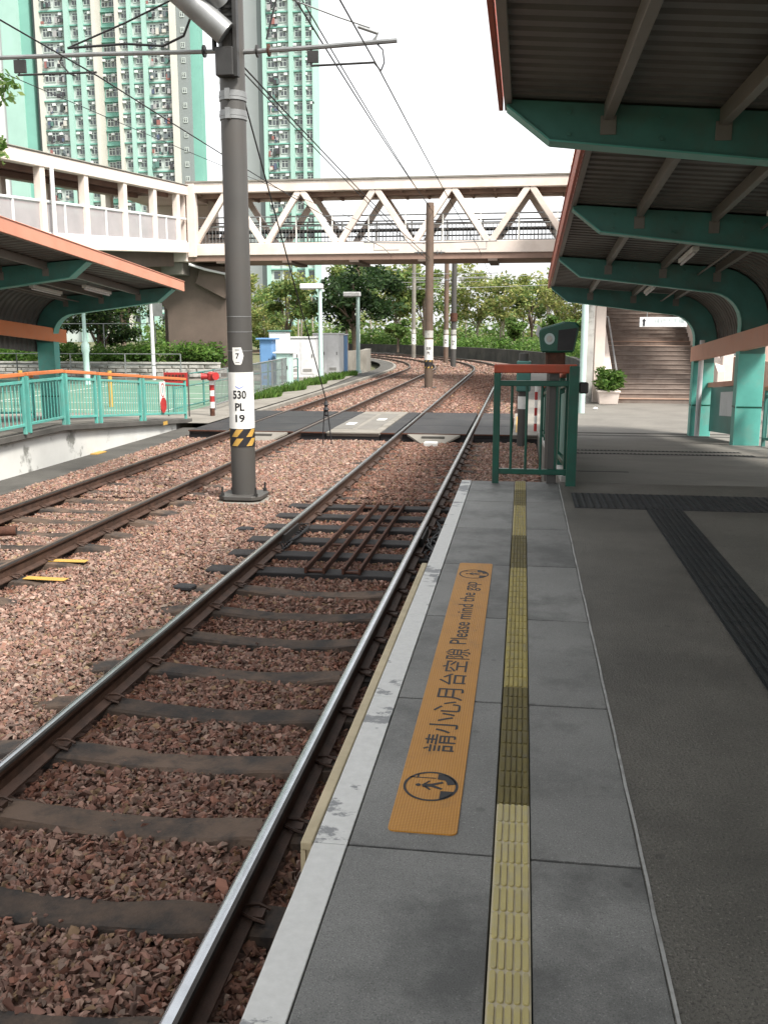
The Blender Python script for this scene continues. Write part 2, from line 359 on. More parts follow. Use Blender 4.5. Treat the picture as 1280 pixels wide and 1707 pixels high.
# ------------------------------------------------------------------ ballast stones
OCT = (np.array([(1, 0, 0), (-1, 0, 0), (0, 1, 0), (0, -1, 0), (0, 0, 1), (0, 0, -1)], float), np.array([(0, 2, 4), (2, 1, 4), (1, 3, 4), (3, 0, 4), (2, 0, 5), (1, 2, 5), (3, 1, 5), (0, 3, 5)]))
def hull_variants(k, npt, seed):                    # angular crushed stone shapes, each the hull of a few points
    r_ = np.random.RandomState(seed); out = []
    for _ in range(k):
        p = r_.normal(size=(npt, 3)); p /= np.linalg.norm(p, axis=1)[:, None]; p *= r_.uniform(.72, 1.05, (npt, 1)) * np.array([1.05, .80, .62]) * r_.uniform(.8, 1.15, (1, 3))
        bm = bmesh.new()
        for q in p: bm.verts.new(q)
        bmesh.ops.convex_hull(bm, input=bm.verts[:]); bmesh.ops.delete(bm, geom=[v for v in bm.verts if not v.link_faces], context='VERTS')
        bmesh.ops.triangulate(bm, faces=bm.faces[:]); bm.verts.index_update()
        out.append((np.array([v.co[:] for v in bm.verts]), np.array([[v.index for v in f.verts] for f in bm.faces]))); bm.free()
    return out
def stones(name, pts, size, variants):
    n = len(pts)
    pal = np.array([(.225, .145, .113), (.265, .18, .145), (.185, .115, .09), (.30, .22, .175), (.215, .16, .135), (.34, .265, .22), (.16, .11, .088), (.24, .143, .105), (.21, .185, .155), (.14, .11, .092), (.235, .19, .12), (.29, .24, .195)])
    cc = pal[rs.randint(0, len(pal), n)] * rs.uniform(.66, 1.2, (n, 1)) * np.array([1.0, .885, .875])
    inn = (np.abs(pts[:, 0] - TR) < .74) & (pts[:, 1] < 50); cc = np.where(inn[:, None], cc * np.array([.88, .80, .77]), cc)
    for tc_ in (TR, TL):                                    # brake dust and rust near the rails
        near = np.abs(np.abs(pts[:, 0] - tc_) - .755) < rs.uniform(.06, .26, n)
        cc = np.where((near & (pts[:, 1] < 48))[:, None], cc * np.array([.74, .62, .56]), cc)
    q = rs.normal(size=(n, 4)); q /= np.linalg.norm(q, axis=1)[:, None]
    a, b, c, d = q.T
    Rm = np.stack([1 - 2 * (c * c + d * d), 2 * (b * c - d * a), 2 * (b * d + c * a), 2 * (b * c + d * a), 1 - 2 * (b * b + d * d), 2 * (c * d - b * a), 2 * (b * d - c * a), 2 * (c * d + b * a), 1 - 2 * (b * b + c * c)], 1).reshape(n, 3, 3)
    sc = size * np.exp(rs.normal(0, .30, n)); kind_ = rs.randint(0, len(variants), n)
    VV, FF, CC = [], [], []; off = 0
    for k, (bv, bf) in enumerate(variants):
        m_ = kind_ == k; nk = int(m_.sum()); nv, nf = len(bv), len(bf)
        V = np.einsum('nij,kj->nki', Rm[m_], bv) * sc[m_][:, None, None]; V[:, :, 2] *= .85; V += pts[m_][:, None, :]
        VV.append(V.reshape(-1, 3)); FF.append((bf[None] + (np.arange(nk) * nv)[:, None, None] + off).reshape(-1, 3)); off += nk * nv
        CC.append(np.repeat(cc[m_], nf, axis=0))
    V = np.concatenate(VV); F = np.concatenate(FF); C3 = np.concatenate(CC); nf = len(F)
    me = bpy.data.meshes.new(name); me.vertices.add(len(V)); me.vertices.foreach_set('co', V.reshape(-1).astype(np.float32))
    me.loops.add(nf * 3); me.loops.foreach_set('vertex_index', F.reshape(-1).astype(np.int32))
    me.polygons.add(nf); me.polygons.foreach_set('loop_start', np.arange(0, nf * 3, 3, dtype=np.int32))
    at = me.attributes.new('col', 'FLOAT_COLOR', 'FACE'); C4 = np.ones((nf, 4)); C4[:, :3] = C3; at.data.foreach_set('color', C4.reshape(-1).astype(np.float32))
    me.polygons.foreach_set('use_smooth', np.zeros(nf, dtype=bool)); me.update(); me.validate(); me.materials.append(STONE)
    o = bpy.data.objects.new(name, me); COL.objects.link(o)
    return o
SP0, SPD = 1.95, .685
def bed_z(x, y):                                                     # ballast surface
    z = np.full_like(x, -.165)
    for c in (TR, TL):
        d = np.abs(x - c)
        lo = np.where(y > 12.6, -.180, -.206)
        z = np.where(d < 1.0, lo, z); z = np.where((d >= 1.0) & (d < 1.30), lo + (d - 1.0) / .3 * (-.165 - lo), z)
    return z
def scatter(nn, s0, s1, c0, c1, size, margin=60):
    s = rs.uniform(s0, s1, nn); c = rs.uniform(c0, c1, nn)
    a = np.where(s > YC, (s - YC) / RC, 0); r = c - CXM
    x = np.where(s > YC, CXM + r * np.cos(a), c); y = np.where(s > YC, YC + r * np.sin(a), s)
    z = bed_z(c, s) + rs.uniform(-.3, .3, nn) * size
    # keep those that the camera (or one a step aside) can see
    P = np.stack([x, y, z], 1)
    px = (x * math.cos(YAW) + y * math.sin(YAW)); zc = -x * math.sin(YAW) * math.cos(PITCH) + y * math.cos(YAW) * math.cos(PITCH) - (z - CAMZ) * math.sin(PITCH)
    u = 640 + FPX * px / np.maximum(zc, .1)
    keep = (zc > .5) & (u > -330) & (u < 1080)
    for cc in (TR, TL):                                               # rails, sleepers
        for q in (-.755, .755): keep &= ~(np.abs(c - (cc + q)) < .055)
        k = np.round((s - SP0) / SPD); dy = np.abs(s - (SP0 + k * SPD))
        keep &= ~((dy < .10 - .02 * rs.uniform(-1, 1, nn)) & (np.abs(c - cc) < 1.16 + .1 * rs.uniform(-1, 1, nn)) & (rs.uniform(0, 1, nn) > np.where(s > 12.6, .25, .02)))
    keep &= ~((s > 19.7) & (s < 25.1) & (c > -7.2))
    keep &= ~((c > -.52) & (s < 8.05)); keep &= ~((c > .30) & (s < 20)); keep &= ~((c > -.2) & (s > 25))
    keep &= ~(np.hypot(x + 3.79, y - 12.56) < .34)
    return P[keep]
I = hull_variants(20, 8, 3); OCT = [(OCT[0] * rs.uniform(.7, 1.15, (6, 1)) * np.array([1, .8, .62]) + rs.uniform(-.12, .12, (6, 3)), OCT[1]) for _ in range(14)]
stones('ballast', np.concatenate([scatter(42000, 1.9, 6.5, -4.6, -.5, .03), scatter(12000, 1.9, 6.5, -4.6, -.5, .03)]), .0245, I)['kind'] = 'stuff'
stones('ballast', scatter(92000, 6.5, 13, -7.3, .3, .028), .0245, I)['kind'] = 'stuff'
stones('ballast', scatter(64000, 13, 20, -7.3, .3, .034), .031, OCT)['kind'] = 'stuff'
stones('ballast', scatter(66000, 25, 50, -7.3, -.2, .05), .043, OCT)['kind'] = 'stuff'
stones('ballast', scatter(16000, 50, 100, -7.3, -.2, .08), .075, OCT)['kind'] = 'stuff'
bl = [o for o in bpy.data.objects if o.name.startswith('ballast')]
for o, l in zip(bl, ['pink and brown crushed stone ballast in shade beside platform edge', 'pink brown crushed stone ballast between the tracks before the pole', 'pale pink ballast stones just before the level crossing', 'pale pink ballast stones beyond the level crossing', 'far ballast stones on the curve below the dark wall']): tag(o, l, 'gravel')

# ------------------------------------------------------------------ tracks
RP = [(-.062, -.150), (.062, -.150), (.062, -.140), (.012, -.122), (.010, -.045), (.033, -.034), (.036, -.012), (.030, -.003), (.014, 0.0), (-.008, .0005), (-.022, -.001), (-.031, -.006), (-.036, -.014), (-.034, -.034), (-.010, -.045), (-.012, -.122), (-.062, -.140)]
def rail_mesh(parent, c, ss, top):
    mb = MB(); k = len(RP); v = []
    for s in ss:
        for (x, z) in RP: q = lp(c + x, s); v.append((q[0], q[1], z))
    f = []; ms = []
    for i in range(len(ss) - 1):
        for j in range(k): f.append((i * k + j, i * k + (j + 1) % k, (i + 1) * k + (j + 1) % k, (i + 1) * k + j)); ms.append(1 if j in (8, 9, 10) else 2 if j in (6, 7, 11) else 0)  # polished faces follow the width of the sky highlight, shoulders painted dark
    mb.add(v, f); mb.m = ms
    mb.add(v[:k], [tuple(range(k))]); mb.add(v[-k:], [tuple(range(k))])
    return mb.build('rail', [RAILBR, top, RAILDK], parent, smooth=True)
def sleeper_mesh(seed):
    r_ = random.Random(seed); mb = MB(); xs = [-1.2, -1.0, -.86, -.6, -.4, -.2, .05, .2, .45, .6, .86, 1.0, 1.2]; zt = [-.185, -.158, -.150, -.160, -.178, -.192, -.194, -.192, -.174, -.160, -.150, -.158, -.185]
    v = []
    for x, z in zip(xs, zt): v += [(x, -.128, z - .16), (x, -.105, z - .012), (x, -.085, z), (x, .085, z), (x, .105, z - .012), (x, .128, z - .16)]
    f = [(i * 6 + j, i * 6 + j + 1, i * 6 + j + 7, i * 6 + j + 6) for i in range(len(xs) - 1) for j in range(5)] + [(0, 1, 2, 3, 4, 5), tuple(range(len(xs) * 6 - 6, len(xs) * 6))]
    v = [(x + r_.uniform(-.012, .012), y + r_.uniform(-.012, .012), z + r_.uniform(-.005, .004)) for x, y, z in v]
    mb.add(v, f); return mb.mesh('sleeper', SLEEPER)
def timber_mesh():
    mb = MB(); mb.box(-1.22, -.115, -.3, 1.22, .115, -.152); return mb.mesh('sleeper', TIMBER, bevel=.008)
SLMS, TBM = [sleeper_mesh(i) for i in range(7)], timber_mesh()
cb = MB()
cb.tube([(-.05, -.045, -.142), (0, -.05, -.125), (.05, -.03, -.118), (.055, .0, -.12), (.05, .03, -.118), (0, .05, -.125), (-.05, .045, -.142)], .008, 5)
cb.box(-.035, -.03, -.15, .03, .03, -.128)
CLM = cb.mesh('rail_clip', RAILBR)
yb = MB(); yb.box(-.21, -.05, 0, .21, .05, .004); YPM = yb.mesh('paint_patch', YELLOW)
for c, lab, top, k0, kc in ((TR, 'railway track with polished rails beside the mind the gap platform', RAILTOP, 0, 40), (TL, 'railway track with dull brown rails beside the white walled platform', RAILTOPB, 7, 44)):
    t = thing('railway_track', (c, 0, 0), lab, 'track', 'railway tracks')
    ss = sorted(set([-3] + list(np.arange(0, 50, 2.0)) + list(np.arange(50, 106, 1.5))))
    for q in (-.755, .755): rail_mesh(t, c + q, ss, top)
    for k in range(k0, 86):
        s = SP0 + k * SPD
        if 19.7 < s < 25.1: continue
        tm = c == TR and 8.4 < s < 12.4
        q = lp(c, s); so_ = inst('sleeper', TBM if tm else SLMS[k % 7], t, (q[0] + rnd.uniform(-.02, .02), q[1] + rnd.uniform(-.012, .012), rnd.uniform(-.004, .003) - (.002 if tm else 0)), q[2] + rnd.uniform(-.006, .006))
        if k < kc:
            for r_ in (-.755, .755):
                for sg in (-1, 1):
                    o = inst('rail_clip', CLM, t, (q[0] + r_ + sg * .062, q[1], 0), 0 if sg < 0 else math.pi)
    if c == TL:
        for (x, y) in ((-4.51, 8.11), (-4.64, 8.80)):
            inst('paint_patch', YPM, t, (x + .1, y, -.146), rnd.uniform(-.05, .05))
# insulated rail joint and cables by the polished rail
t = thing('rail_joint_box', (TR + .755, 10.1, -.15), 'black cable bundle at the rail joint beside the platform', 'cables')
mb = MB()
for k in range(9):
    x0 = TR + .755 + rnd.uniform(.06, .2); y0 = 9.3 + rnd.uniform(-.2, .4); pts = []
    for j in range(9): pts.append((x0 + .12 * math.sin(j * .9 + k) * rnd.uniform(.5, 1) + .1, y0 + j * .19, -.15 + .06 * abs(math.sin(j * .8 + k * 1.3))))
    mb.tube(pts, .011, 6)
mb.build('cable', BLACK, t, smooth=True)
mb = MB(); mb.box(TR + .70, 9.85, -.13, TR + .745, 10.5, -.035); mb.box(TR + .765, 9.85, -.13, TR + .81, 10.5, -.035); mb.build('fishplate', DARKST, t, bevel=.006)
t = thing('rail_joint_box', (TR - .755, 10.1, -.15), 'black joint plates and cable loops on the rail away from the platform', 'cables')
mb = MB(); mb.box(TR - .81, 9.85, -.13, TR - .765, 10.5, -.035); mb.box(TR - .745, 9.85, -.13, TR - .70, 10.5, -.035); mb.build('fishplate', DARKST, t, bevel=.006)
mb = MB()
for k in range(6):
    pts = [(TR - .755 + .07 + .08 * math.sin(j * 1.1 + k), 9.5 + j * .16 + k * .05, -.15 + .05 * abs(math.sin(j + k))) for j in range(8)]
    mb.tube(pts, .010, 6)
mb.build('cable', BLACK, t, smooth=True)
# rusty channels lying between the rails
for x0, x1, lab in ((-2.03, -1.85, 'rusty steel channel on black sleepers, the one by the left rail'), (-1.66, -1.50, 'rusty steel channel on black sleepers, the one nearer the platform')):
    t = thing('steel_channel', ((x0 + x1) / 2, 10.4, -.15), lab, 'channel', 'rusty channels between the rails')
    for x in (x0, x1):
        mb = MB(); mb.box(x - .013, 8.68, -.15, x + .013, 12.2, -.09); mb.build('flange', RUST, t, bevel=.003)
    for yt in (8.75, 9.9, 11.0, 12.1):
        mb = MB(); mb.box(x0 + .017, yt - .03, -.149, x1 - .017, yt + .03, -.135); mb.build('tie', RUST, t)
# pipe stub beside the far track
mb = MB(); mb.cone((-6.05, 9.62, -.07), (-5.62, 9.76, -.07), .055, .055, 14); mb.cone((-5.619, 9.762, -.07), (-5.66, 9.748, -.07), .045, .045, 14, 1)
solo('pipe', mb, [RUST, DARKST], (-5.8, 9.7, -.12), 'short rust brown pipe end lying across the far track', 'pipe', smooth=True)
mb = MB(); mb.box(-6.2, 9.2, -.2, -5.62, 9.42, -.1); solo('concrete_block', mb, CONCW, (-5.9, 9.3, -.2), 'small pale concrete block beside the brown pipe end', 'block', bevel=.01)
# black marker blocks on the ballast
for i, (x, y, l) in enumerate(((-3.02, 8.05, 'black rubber block on ballast outside the polished rail'), (-3.2, 10.6, 'flat black cable cover on ballast beyond the rubber block'))):
    mb = MB(); mb.prism([(x - .10, y - .06), (x + .08, y - .08), (x + .11, y + .04), (x - .06, y + .06)], 'z', -.175, -.13); solo('rubber_block', mb, BLACK, (x, y, -.175), l, 'block', bevel=.012)

# ------------------------------------------------------------------ near platform
mb = MB(); mb.box(-.47, -4, -.3, 4.6, 8.05, .848); plat = mb.build('platform', DCONC, kind='structure')
J = [-.80 + .982 * k for k in range(-3, 10)]; J = [j for j in J if j < 7.9] + [8.04]
mb = MB(); mb.box(-.496, -3.8, .70, -.4695, 8.04, .893); mb.build('platform_coping', CONCW, plat, bevel=.004)
for a, b in zip(J[:-1], J[1:]):
    for x0, x1, nm, mt in ((-.492, -.405, 'edge_strip', EDGEW), (-.403, -.040, 'slab', SLABM), (.052, .318, 'slab', SLABM)):
        q = MB(); g_ = .0015 if nm == 'edge_strip' else rnd.uniform(.004, .0065)
        dz = rnd.uniform(-.0015, .0015)
        q.box(x0 + .001, a + g_, .851, x1 - .001, b - g_, .900 + dz + (.0012 if nm == 'edge_strip' else 0))
        q.build(nm, mt, plat, bevel=.002)
q = MB(); 
yy = np.arange(-3.8, 8.05, .12)
for i in range(len(yy) - 1):
    e0 = .0015 * math.sin(yy[i] * 9) + .0012 * math.sin(yy[i] * 31); e1 = .0015 * math.sin(yy[i + 1] * 9) + .0012 * math.sin(yy[i + 1] * 31)
    q.add([(.3185 + e0, yy[i], .9025), (.3265 + e0 * .4, yy[i], .9025), (.3265 + e1 * .4, yy[i + 1], .9025), (.3185 + e1, yy[i + 1], .9025)], [(0, 1, 2, 3)])
q.build('joint_seal', SEAL, plat)
mb = MB(); mb.box(.3175, -4, .8485, 4.59, 8.045, .8995); asph = mb.build('walkway', ASPH, kind='structure')
# tactile strip
TB = MB(); TB.box(-.00685, -.0455, 0, .00685, .0455, .0042)
def bar_mesh(mt): 
    q = MB(); r = .0068; pts = []
    for i in range(7): t_ = math.pi * i / 6; pts.append((r * math.cos(t_), .039 + r * math.sin(t_)))
    for i in range(7): t_ = math.pi + math.pi * i / 6; pts.append((r * math.cos(t_), -.039 + r * math.sin(t_)))
    pt2 = [(x * .8, y * .985) for x, y in pts]; n_ = len(pts)
    q.add([(x, y, 0) for x, y in pts] + [(x, y, .0045) for x, y in pt2], [(i, (i + 1) % n_, n_ + (i + 1) % n_, n_ + i) for i in range(n_)] + [tuple(range(n_, 2 * n_))])
    return q.mesh('tactile_bar', mt)
BMS = {m.name: bar_mesh(m) for m in (TILEY, TILEO, TILEM)}
segs = [(-.45, 2.41, TILEY, TILEP), (2.41, 3.28, TILEO, TILEO), (3.28, 5.04, TILEM, TILEM), (5.04, 5.87, TILEO, TILEO), (5.87, 6.9, TILEM, TILEP), (6.9, 7.6, TILEO, TILEM), (7.6, 8.04, TILEM, TILEP)]
count = 0; far = {}
for a, b, mt, gm in segs:
    nrow = max(1, round((b - a) / .098)); st = (b - a) / nrow
    ntile = max(1, round((b - a) / .3)); tl = (b - a) / ntile; tiles = []
    for i in range(ntile):
        q = MB(); q.box(-.0375, a + i * tl + .001, .851, .0495, a + (i + 1) * tl - .001, .9005); tiles.append(q.build('tactile_tile', gm, plat))
    for r_ in range(nrow):
        y = a + (r_ + .5) * st; tp = tiles[min(ntile - 1, int((y - a) / tl))]
        for cidx in range(5):
            x = .006 + (cidx - 2) * .0165
            if y < 1.2: continue
            if y < 6.9: inst('tactile_bar', BMS[mt.name], tp, (x + rnd.uniform(-.0005, .0005), y, .9004), 0, (1, st / .098, 1)); count += 1
            else:
                fb = far.setdefault(mt.name, MB()); fb.box(x - .0065, y - st * .46, .9006, x + .0065, y + st * .46, .9046)
for k_, fb in far.items(): fb.build('tactile_bars', MATS[k_], plat, kind='stuff')
# the warning mat
MX0, MX1, MY0, MY1 = -.315, -.135, 2.225, 5.10
mat_t = thing('warning_mat', ((MX0 + MX1) / 2, (MY0 + MY1) / 2, .901), 'long orange mat printed please mind the gap lying on platform slabs', 'mat')
q = MB(); r_ = .018; pts = []
for cx_, cy_, a0 in ((MX1 - r_, MY1 - r_, 0), (MX0 + r_, MY1 - r_, 90), (MX0 + r_, MY0 + r_, 180), (MX1 - r_, MY0 + r_, 270)):
    for i in range(6): pts.append((cx_ + r_ * math.cos(R(a0 + 18 * i)), cy_ + r_ * math.sin(R(a0 + 18 * i))))
q.prism(pts, 'z', .900, .9045); q.build('rubber_sheet', MATO, mat_t)
def flat_text(txt, x_base, y0, y1, h, z, name, parent, mt, off=0., weight=0.):
    V, F = text_mesh(txt, 1.0, offset=weight)
    lo, hi = V.min(0), V.max(0); V = V - lo; sx = (y1 - y0) / (hi[0] - lo[0]); sy = h / (hi[1] - lo[1])
    q = MB(); q.add([(x_base - v[1] * sy, y0 + v[0] * sx, z) for v in V], F); q.build(name, mt, parent)
flat_text('請小心月台空隙', -.176, 2.70, 3.66, .098, .9052, 'chinese_lettering', mat_t, INK, weight=.004)
flat_text('Please mind the gap', -.177, 3.72, 4.70, .092, .9052, 'english_lettering', mat_t, INK, weight=.006)
def gap_icon(yc, ry, rx):
    q = MB(); xc = -.226; n_ = 40
    v = []; 
    for i in range(n_):
        t_ = 2 * math.pi * i / n_; v += [(xc + rx * math.cos(t_), yc + ry * math.sin(t_), .9052), (xc + rx * .9 * math.cos(t_), yc + ry * .9 * math.sin(t_), .9052)]
    q.add(v, [(2 * i, 2 * ((i + 1) % n_), 2 * ((i + 1) % n_) + 1, 2 * i + 1) for i in range(n_)])
    def pl(pp): q.add([(xc - b * rx, yc + a * ry, .9052) for a, b in pp], [tuple(range(len(pp)))])
    # picture axes: a to the reader's right (+Y), b upwards (-X)
    pl([(.30, -.55), (.42, -.50), (.48, -.2), (.86, -.2), (.80, -.50), (.6, -.74), (.4, -.86), (.2, -.92), (.12, -.6)])
    pl([(-.86, -.38), (-.3, -.38), (-.3, -.86), (-.55, -.78), (-.75, -.6)])
    pl([(-.08, .30), (.10, .34), (.16, -.02), (.34, -.40), (.24, -.46), (.06, -.12), (-.12, -.44), (-.22, -.40), (-.06, -.02)])
    pl([(-.06, .28), (-.28, .02), (-.22, -.02), (.0, .18)]); pl([(.1, .3), (.36, .1), (.33, .04), (.08, .2)])
    pl([(.03 + .1 * math.cos(i * .7), .46 + .1 * math.sin(i * .7)) for i in range(9)])
    pl([(.52, -.15), (.58, -.15), (.58, .82), (.52, .84)]); pl([(.58, .5), (.8, .5), (.8, .56), (.58, .56)])
    q.build('icon', INK, mat_t)
gap_icon(2.478, .088, .078); gap_icon(4.862, .09, .078)
# gap filler
t = thing('gap_filler', (-.51, 3.6, .8), 'cream ribbed rubber gap filler along the platform edge', 'gap filler')
q = MB(); q.box(-.527, 2.15, .872, -.4965, 3.62, .896); q.build('filler_strip', FILLER, t, bevel=.003)
q = MB(); q.box(-.527, 3.625, .872, -.4965, 5.10, .896); q.build('filler_strip', FILLER, t, bevel=.003)
q = MB(); q.box(-.515, 2.16, .80, -.4965, 5.09, .871); q.build('filler_back', FILLER, t)
q = MB()
for y in np.arange(2.152, 5.09, .0185): q.box(-.5275, y, .80, -.5155, y + .0095, .8715)
q.build('teeth', FILLER, t, kind='stuff')
# dark guide paths
ribm = MB(); ribm.box(-.128, -.147, 0, .128, .147, .003)
for i in range(7): ribm.box(-.115 + i * .0345, -.147, .003, -.097 + i * .0345, .147, .0075)
RIB = ribm.mesh('guide_tile', GUIDE)
for k in range(22): inst('guide_tile', RIB, asph, (1.03, 6.72 - .297 * k, .8999))
st = MB(); st.box(-.158, -.158, 0, .158, .158, .003)
for i in range(6):
    for j in range(6): st.cone((-.13 + i * .052, -.13 + j * .052, .003), (-.13 + i * .052, -.13 + j * .052, .0075), .017, .011, 8)
STD = st.mesh('guide_tile', GUIDE)
for k in range(11):
    for j in range(2): inst('guide_tile', STD, asph, (.56 + .318 * k, 7.035 + .318 * j, .8999))

# ------------------------------------------------------------------ ramp down to the crossing
mb = MB()
prof = [(8.052, -.3), (8.052, .8995), (20.05, .0005), (20.05, -.3)]
mb.prism(prof, 'x', .34, 5.2); ramp_o = mb.build('ramp', RAMPM, kind='structure')
mb = MB(); mb.prism([(8.06, -.2), (8.06, .95), (20.0, .055), (20.0, -.2)], 'x', .345, .43); mb.build('ramp_kerb', CONCW, ramp_o, bevel=.004)
def ramp_tile(me, x, y, parent, dz=.001):
    o = inst('guide_tile', me, parent, (x, y, PR(y) + dz)); o.rotation_euler = (-math.atan(.075), 0, 0); return o
s2 = MB(); s2.box(-.158, -.075, 0, .158, .075, .003)
for i in range(6):
    for j in range(2): s2.cone((-.13 + i * .052, -.032 + j * .064, .003), (-.13 + i * .052, -.032 + j * .064, .009), .02, .013, 8)
STD2 = s2.mesh('guide_tile', GUIDE)
for k in range(8):
    for y in (12.75, 13.55): ramp_tile(STD2, .62 + .318 * k, y, ramp_o)
for y in (19.7, 20.5):
    q = MB(); q.box(.45, y - .09, -.003 if y > 20 else PR(y) - .02, 4.8, y + .09, .004 if y > 20 else PR(y) + .01); q.build('ramp_strip', DCONC, ramp_o)
# drain slot and crack
q = MB(); q.box(.42, 9.38, PR(9.4) - .01, 1.05, 9.43, PR(9.4) + .004); q.build('drain_slot', DARKST, ramp_o)

# ------------------------------------------------------------------ level crossing
cr = thing('level_crossing', (-3.6, 22.4, -.2), 'black rubber panel level crossing over both tracks', 'crossing')
CY0, CY1 = 19.85, 24.95
def rails_x(): return [TL - .755, TL + .755, TR - .755, TR + .755]
xs = rails_x(); rw = .075
spans = [(-7.2, xs[0] - rw, 0), (xs[0] + rw, xs[1] - rw, 0), (xs[1] + rw, -4.15, 0), (-4.13, -2.98, 1), (-2.96, xs[2] - rw, 0), (xs[2] + rw, xs[3] - rw, 0), (xs[3] + rw, -.20, 0), (-.18, .6, 1)]
for a, b, k in spans:
    npan = 3 if not k else 2
    for i in range(npan):
        y0 = CY0 + (CY1 - CY0) * i / npan; y1 = CY0 + (CY1 - CY0) * (i + 1) / npan
        q = MB(); q.box(a + .004, y0 + .006, -.09, b - .004, y1 - .006, .004 if k else -.002); q.build('concrete_panel' if k else 'rubber_panel', CONC if k else BLKPAN, cr, bevel=.01)
    q = MB(); q.box(a, CY0 + .02, -.24, b, CY1 - .02, -.0905); q.build('panel_base', BLACK, cr)
    q = MB(); q.box(a, CY0 - .04, -.025, b, CY0 - .001, .001); q.build('edge_angle', RUST if not k else CONC, cr)
for x0 in (-3.9, -3.35):                          # tactile squares and small painted plates in the middle island
    q = MB(); q.box(x0 - .22, 20.5, .004, x0 + .22, 24.2, .009); q.build('tactile_square', RAMPM, cr)
    q = MB(); q.box(x0 - .1, 21.4 + (x0 + 3.9) * 2, .0095, x0 + .1, 21.9 + (x0 + 3.9) * 2, .012); q.build('white_plate', WHITE, cr)
q = MB(); q.box(-.12, 20.3, .004, .02, 24.0, .008); q.build('yellow_line', YELLOW, cr)
for c in (TL, TR):                                # sloping deflectors between the rails
    t_ = MB(); t_.add([(c - .56, CY0 - .05, -.015), (c + .56, CY0 - .05, -.015), (c + .24, CY0 - .34, -.17), (c - .24, CY0 - .34, -.17), (c - .56, CY0 - .05, -.06), (c + .56, CY0 - .05, -.06), (c + .24, CY0 - .34, -.20), (c - .24, CY0 - .34, -.20)],
        [(0, 1, 2, 3), (7, 6, 5, 4), (0, 4, 5, 1), (1, 5, 6, 2), (2, 6, 7, 3), (3, 7, 4, 0)])
    t_.build('deflector', CONC, cr)
    t_ = MB(); t_.box(c - .24, CY0 - .19, -.105, c + .24, CY0 - .10, -.045); t_.build('deflector_slot', DCONC, cr)
q = MB(); q.box(TR - .14, CY0 - .78, -.2, TR + .14, CY0 - .52, -.10); solo('marker_block', q, WHITE, (TR, CY0 - .65, -.2), 'small white block before the crossing between the polished rails', 'block', bevel=.015)

# ------------------------------------------------------------------ catenary poles
def wrap_text(mb, txt, cx, cy, r, ang0, z, w, h, m=0, weight=0.03):      # lettering bent round a pole; ang0 = facing angle
    V, F = text_mesh(txt, 1.0, offset=weight)
    bm = bmesh.new(); vv = [bm.verts.new(v) for v in V]
    for f in F:
        try: bm.faces.new([vv[i] for i in f])
        except ValueError: pass
    bmesh.ops.triangulate(bm, faces=bm.faces[:]); bmesh.ops.subdivide_edges(bm, edges=[e for e in bm.edges if e.calc_length() > .12], cuts=2)
    bmesh.ops.triangulate(bm, faces=[f for f in bm.faces if len(f.verts) > 3])
    bm.verts.index_update(); V = np.array([v.co[:] for v in bm.verts]); F = [tuple(v.index for v in f.verts) for f in bm.faces]; bm.free()
    lo, hi = V.min(0), V.max(0); V = (V - lo) / (hi - lo + 1e-9)
    out = []
    for v in V:
        a = ang0 + (v[0] - .5) * w / r; out.append((cx + r * math.cos(a), cy + r * math.sin(a), z + v[1] * h))
    mb.add(out, F, m)
def sleeve(mb, cx, cy, r0, r, z0, z1, n=32, m=0):
    mb.lathe([(r0, z0), (r, z0), (r, z1), (r0, z1)], cx, cy, n, m)
PX, PY = -3.79, 12.56
FA = math.atan2(-PY, -PX) - .12                   # angle from the pole towards the platform camera side
pole = thing('catenary_pole', (PX, PY, -.17), 'tall grey overhead line pole with plate 530 PL 19 on ballast', 'pole', 'overhead line poles')
q = MB(); q.lathe([(.168, -.08), (.166, 2.5), (.162, 6.6)], PX, PY, 32); q.build('shaft', POLE, pole, smooth=True)
q = MB(); a_ = .30
q.prism([(PX - a_, PY - .2), (PX - .2, PY - a_), (PX + .2, PY - a_), (PX + a_, PY - .2), (PX + a_, PY + .2), (PX + .2, PY + a_), (PX - .2, PY + a_), (PX - a_, PY + .2)], 'z', -.13, -.07)
q.build('base_plate', POLE, pole, bevel=.01)
q = MB(); q.box(PX - .32, PY - .34, -.26, PX + .34, PY + .34, -.15); q.build('footing', CONC, pole, bevel=.02)
for sx in (-1, 1):
    for sy in (-1, 1):
        q = MB(); q.cone((PX + sx * .235, PY + sy * .235, -.07), (PX + sx * .235, PY + sy * .235, .05), .014, .014, 8); q.cone((PX + sx * .235, PY + sy * .235, -.07), (PX + sx * .235, PY + sy * .235, -.035), .028, .028, 6); q.build('anchor_bolt', DARKST, pole)
q = MB(); sleeve(q, PX, PY, .165, .1715, .84, 1.60); plate = q.build('number_plate', WHITE, pole, smooth=True)
q = MB(); wrap_text(q, '530', PX, PY, .1735, FA - .03, 1.245, .185, .115); wrap_text(q, 'PL', PX, PY, .1735, FA - .03, 1.085, .13, .105); wrap_text(q, '19', PX, PY, .1735, FA - .03, .93, .13, .105); q.build('lettering', INK, plate)
q = MB()
for i in range(8):
    t0 = -.5 + i / 8; t1 = -.5 + (i + 1) / 8
    zf = lambda t_: 1.385 + .11 * (t_ * t_); pts = []
    for t_ in (t0, t1): a0 = FA - .03 + t_ * .62; pts += [(PX + .1735 * math.cos(a0), PY + .1735 * math.sin(a0), zf(t_)), (PX + .1735 * math.cos(a0), PY + .1735 * math.sin(a0), zf(t_) + .012)]
    q.add(pts, [(0, 2, 3, 1)])
q.build('emblem', BLUEP, plate)
q = MB(); sleeve(q, PX, PY, .165, .1712, .59, .84); hz = q.build('hazard_band', INK, pole, smooth=True)
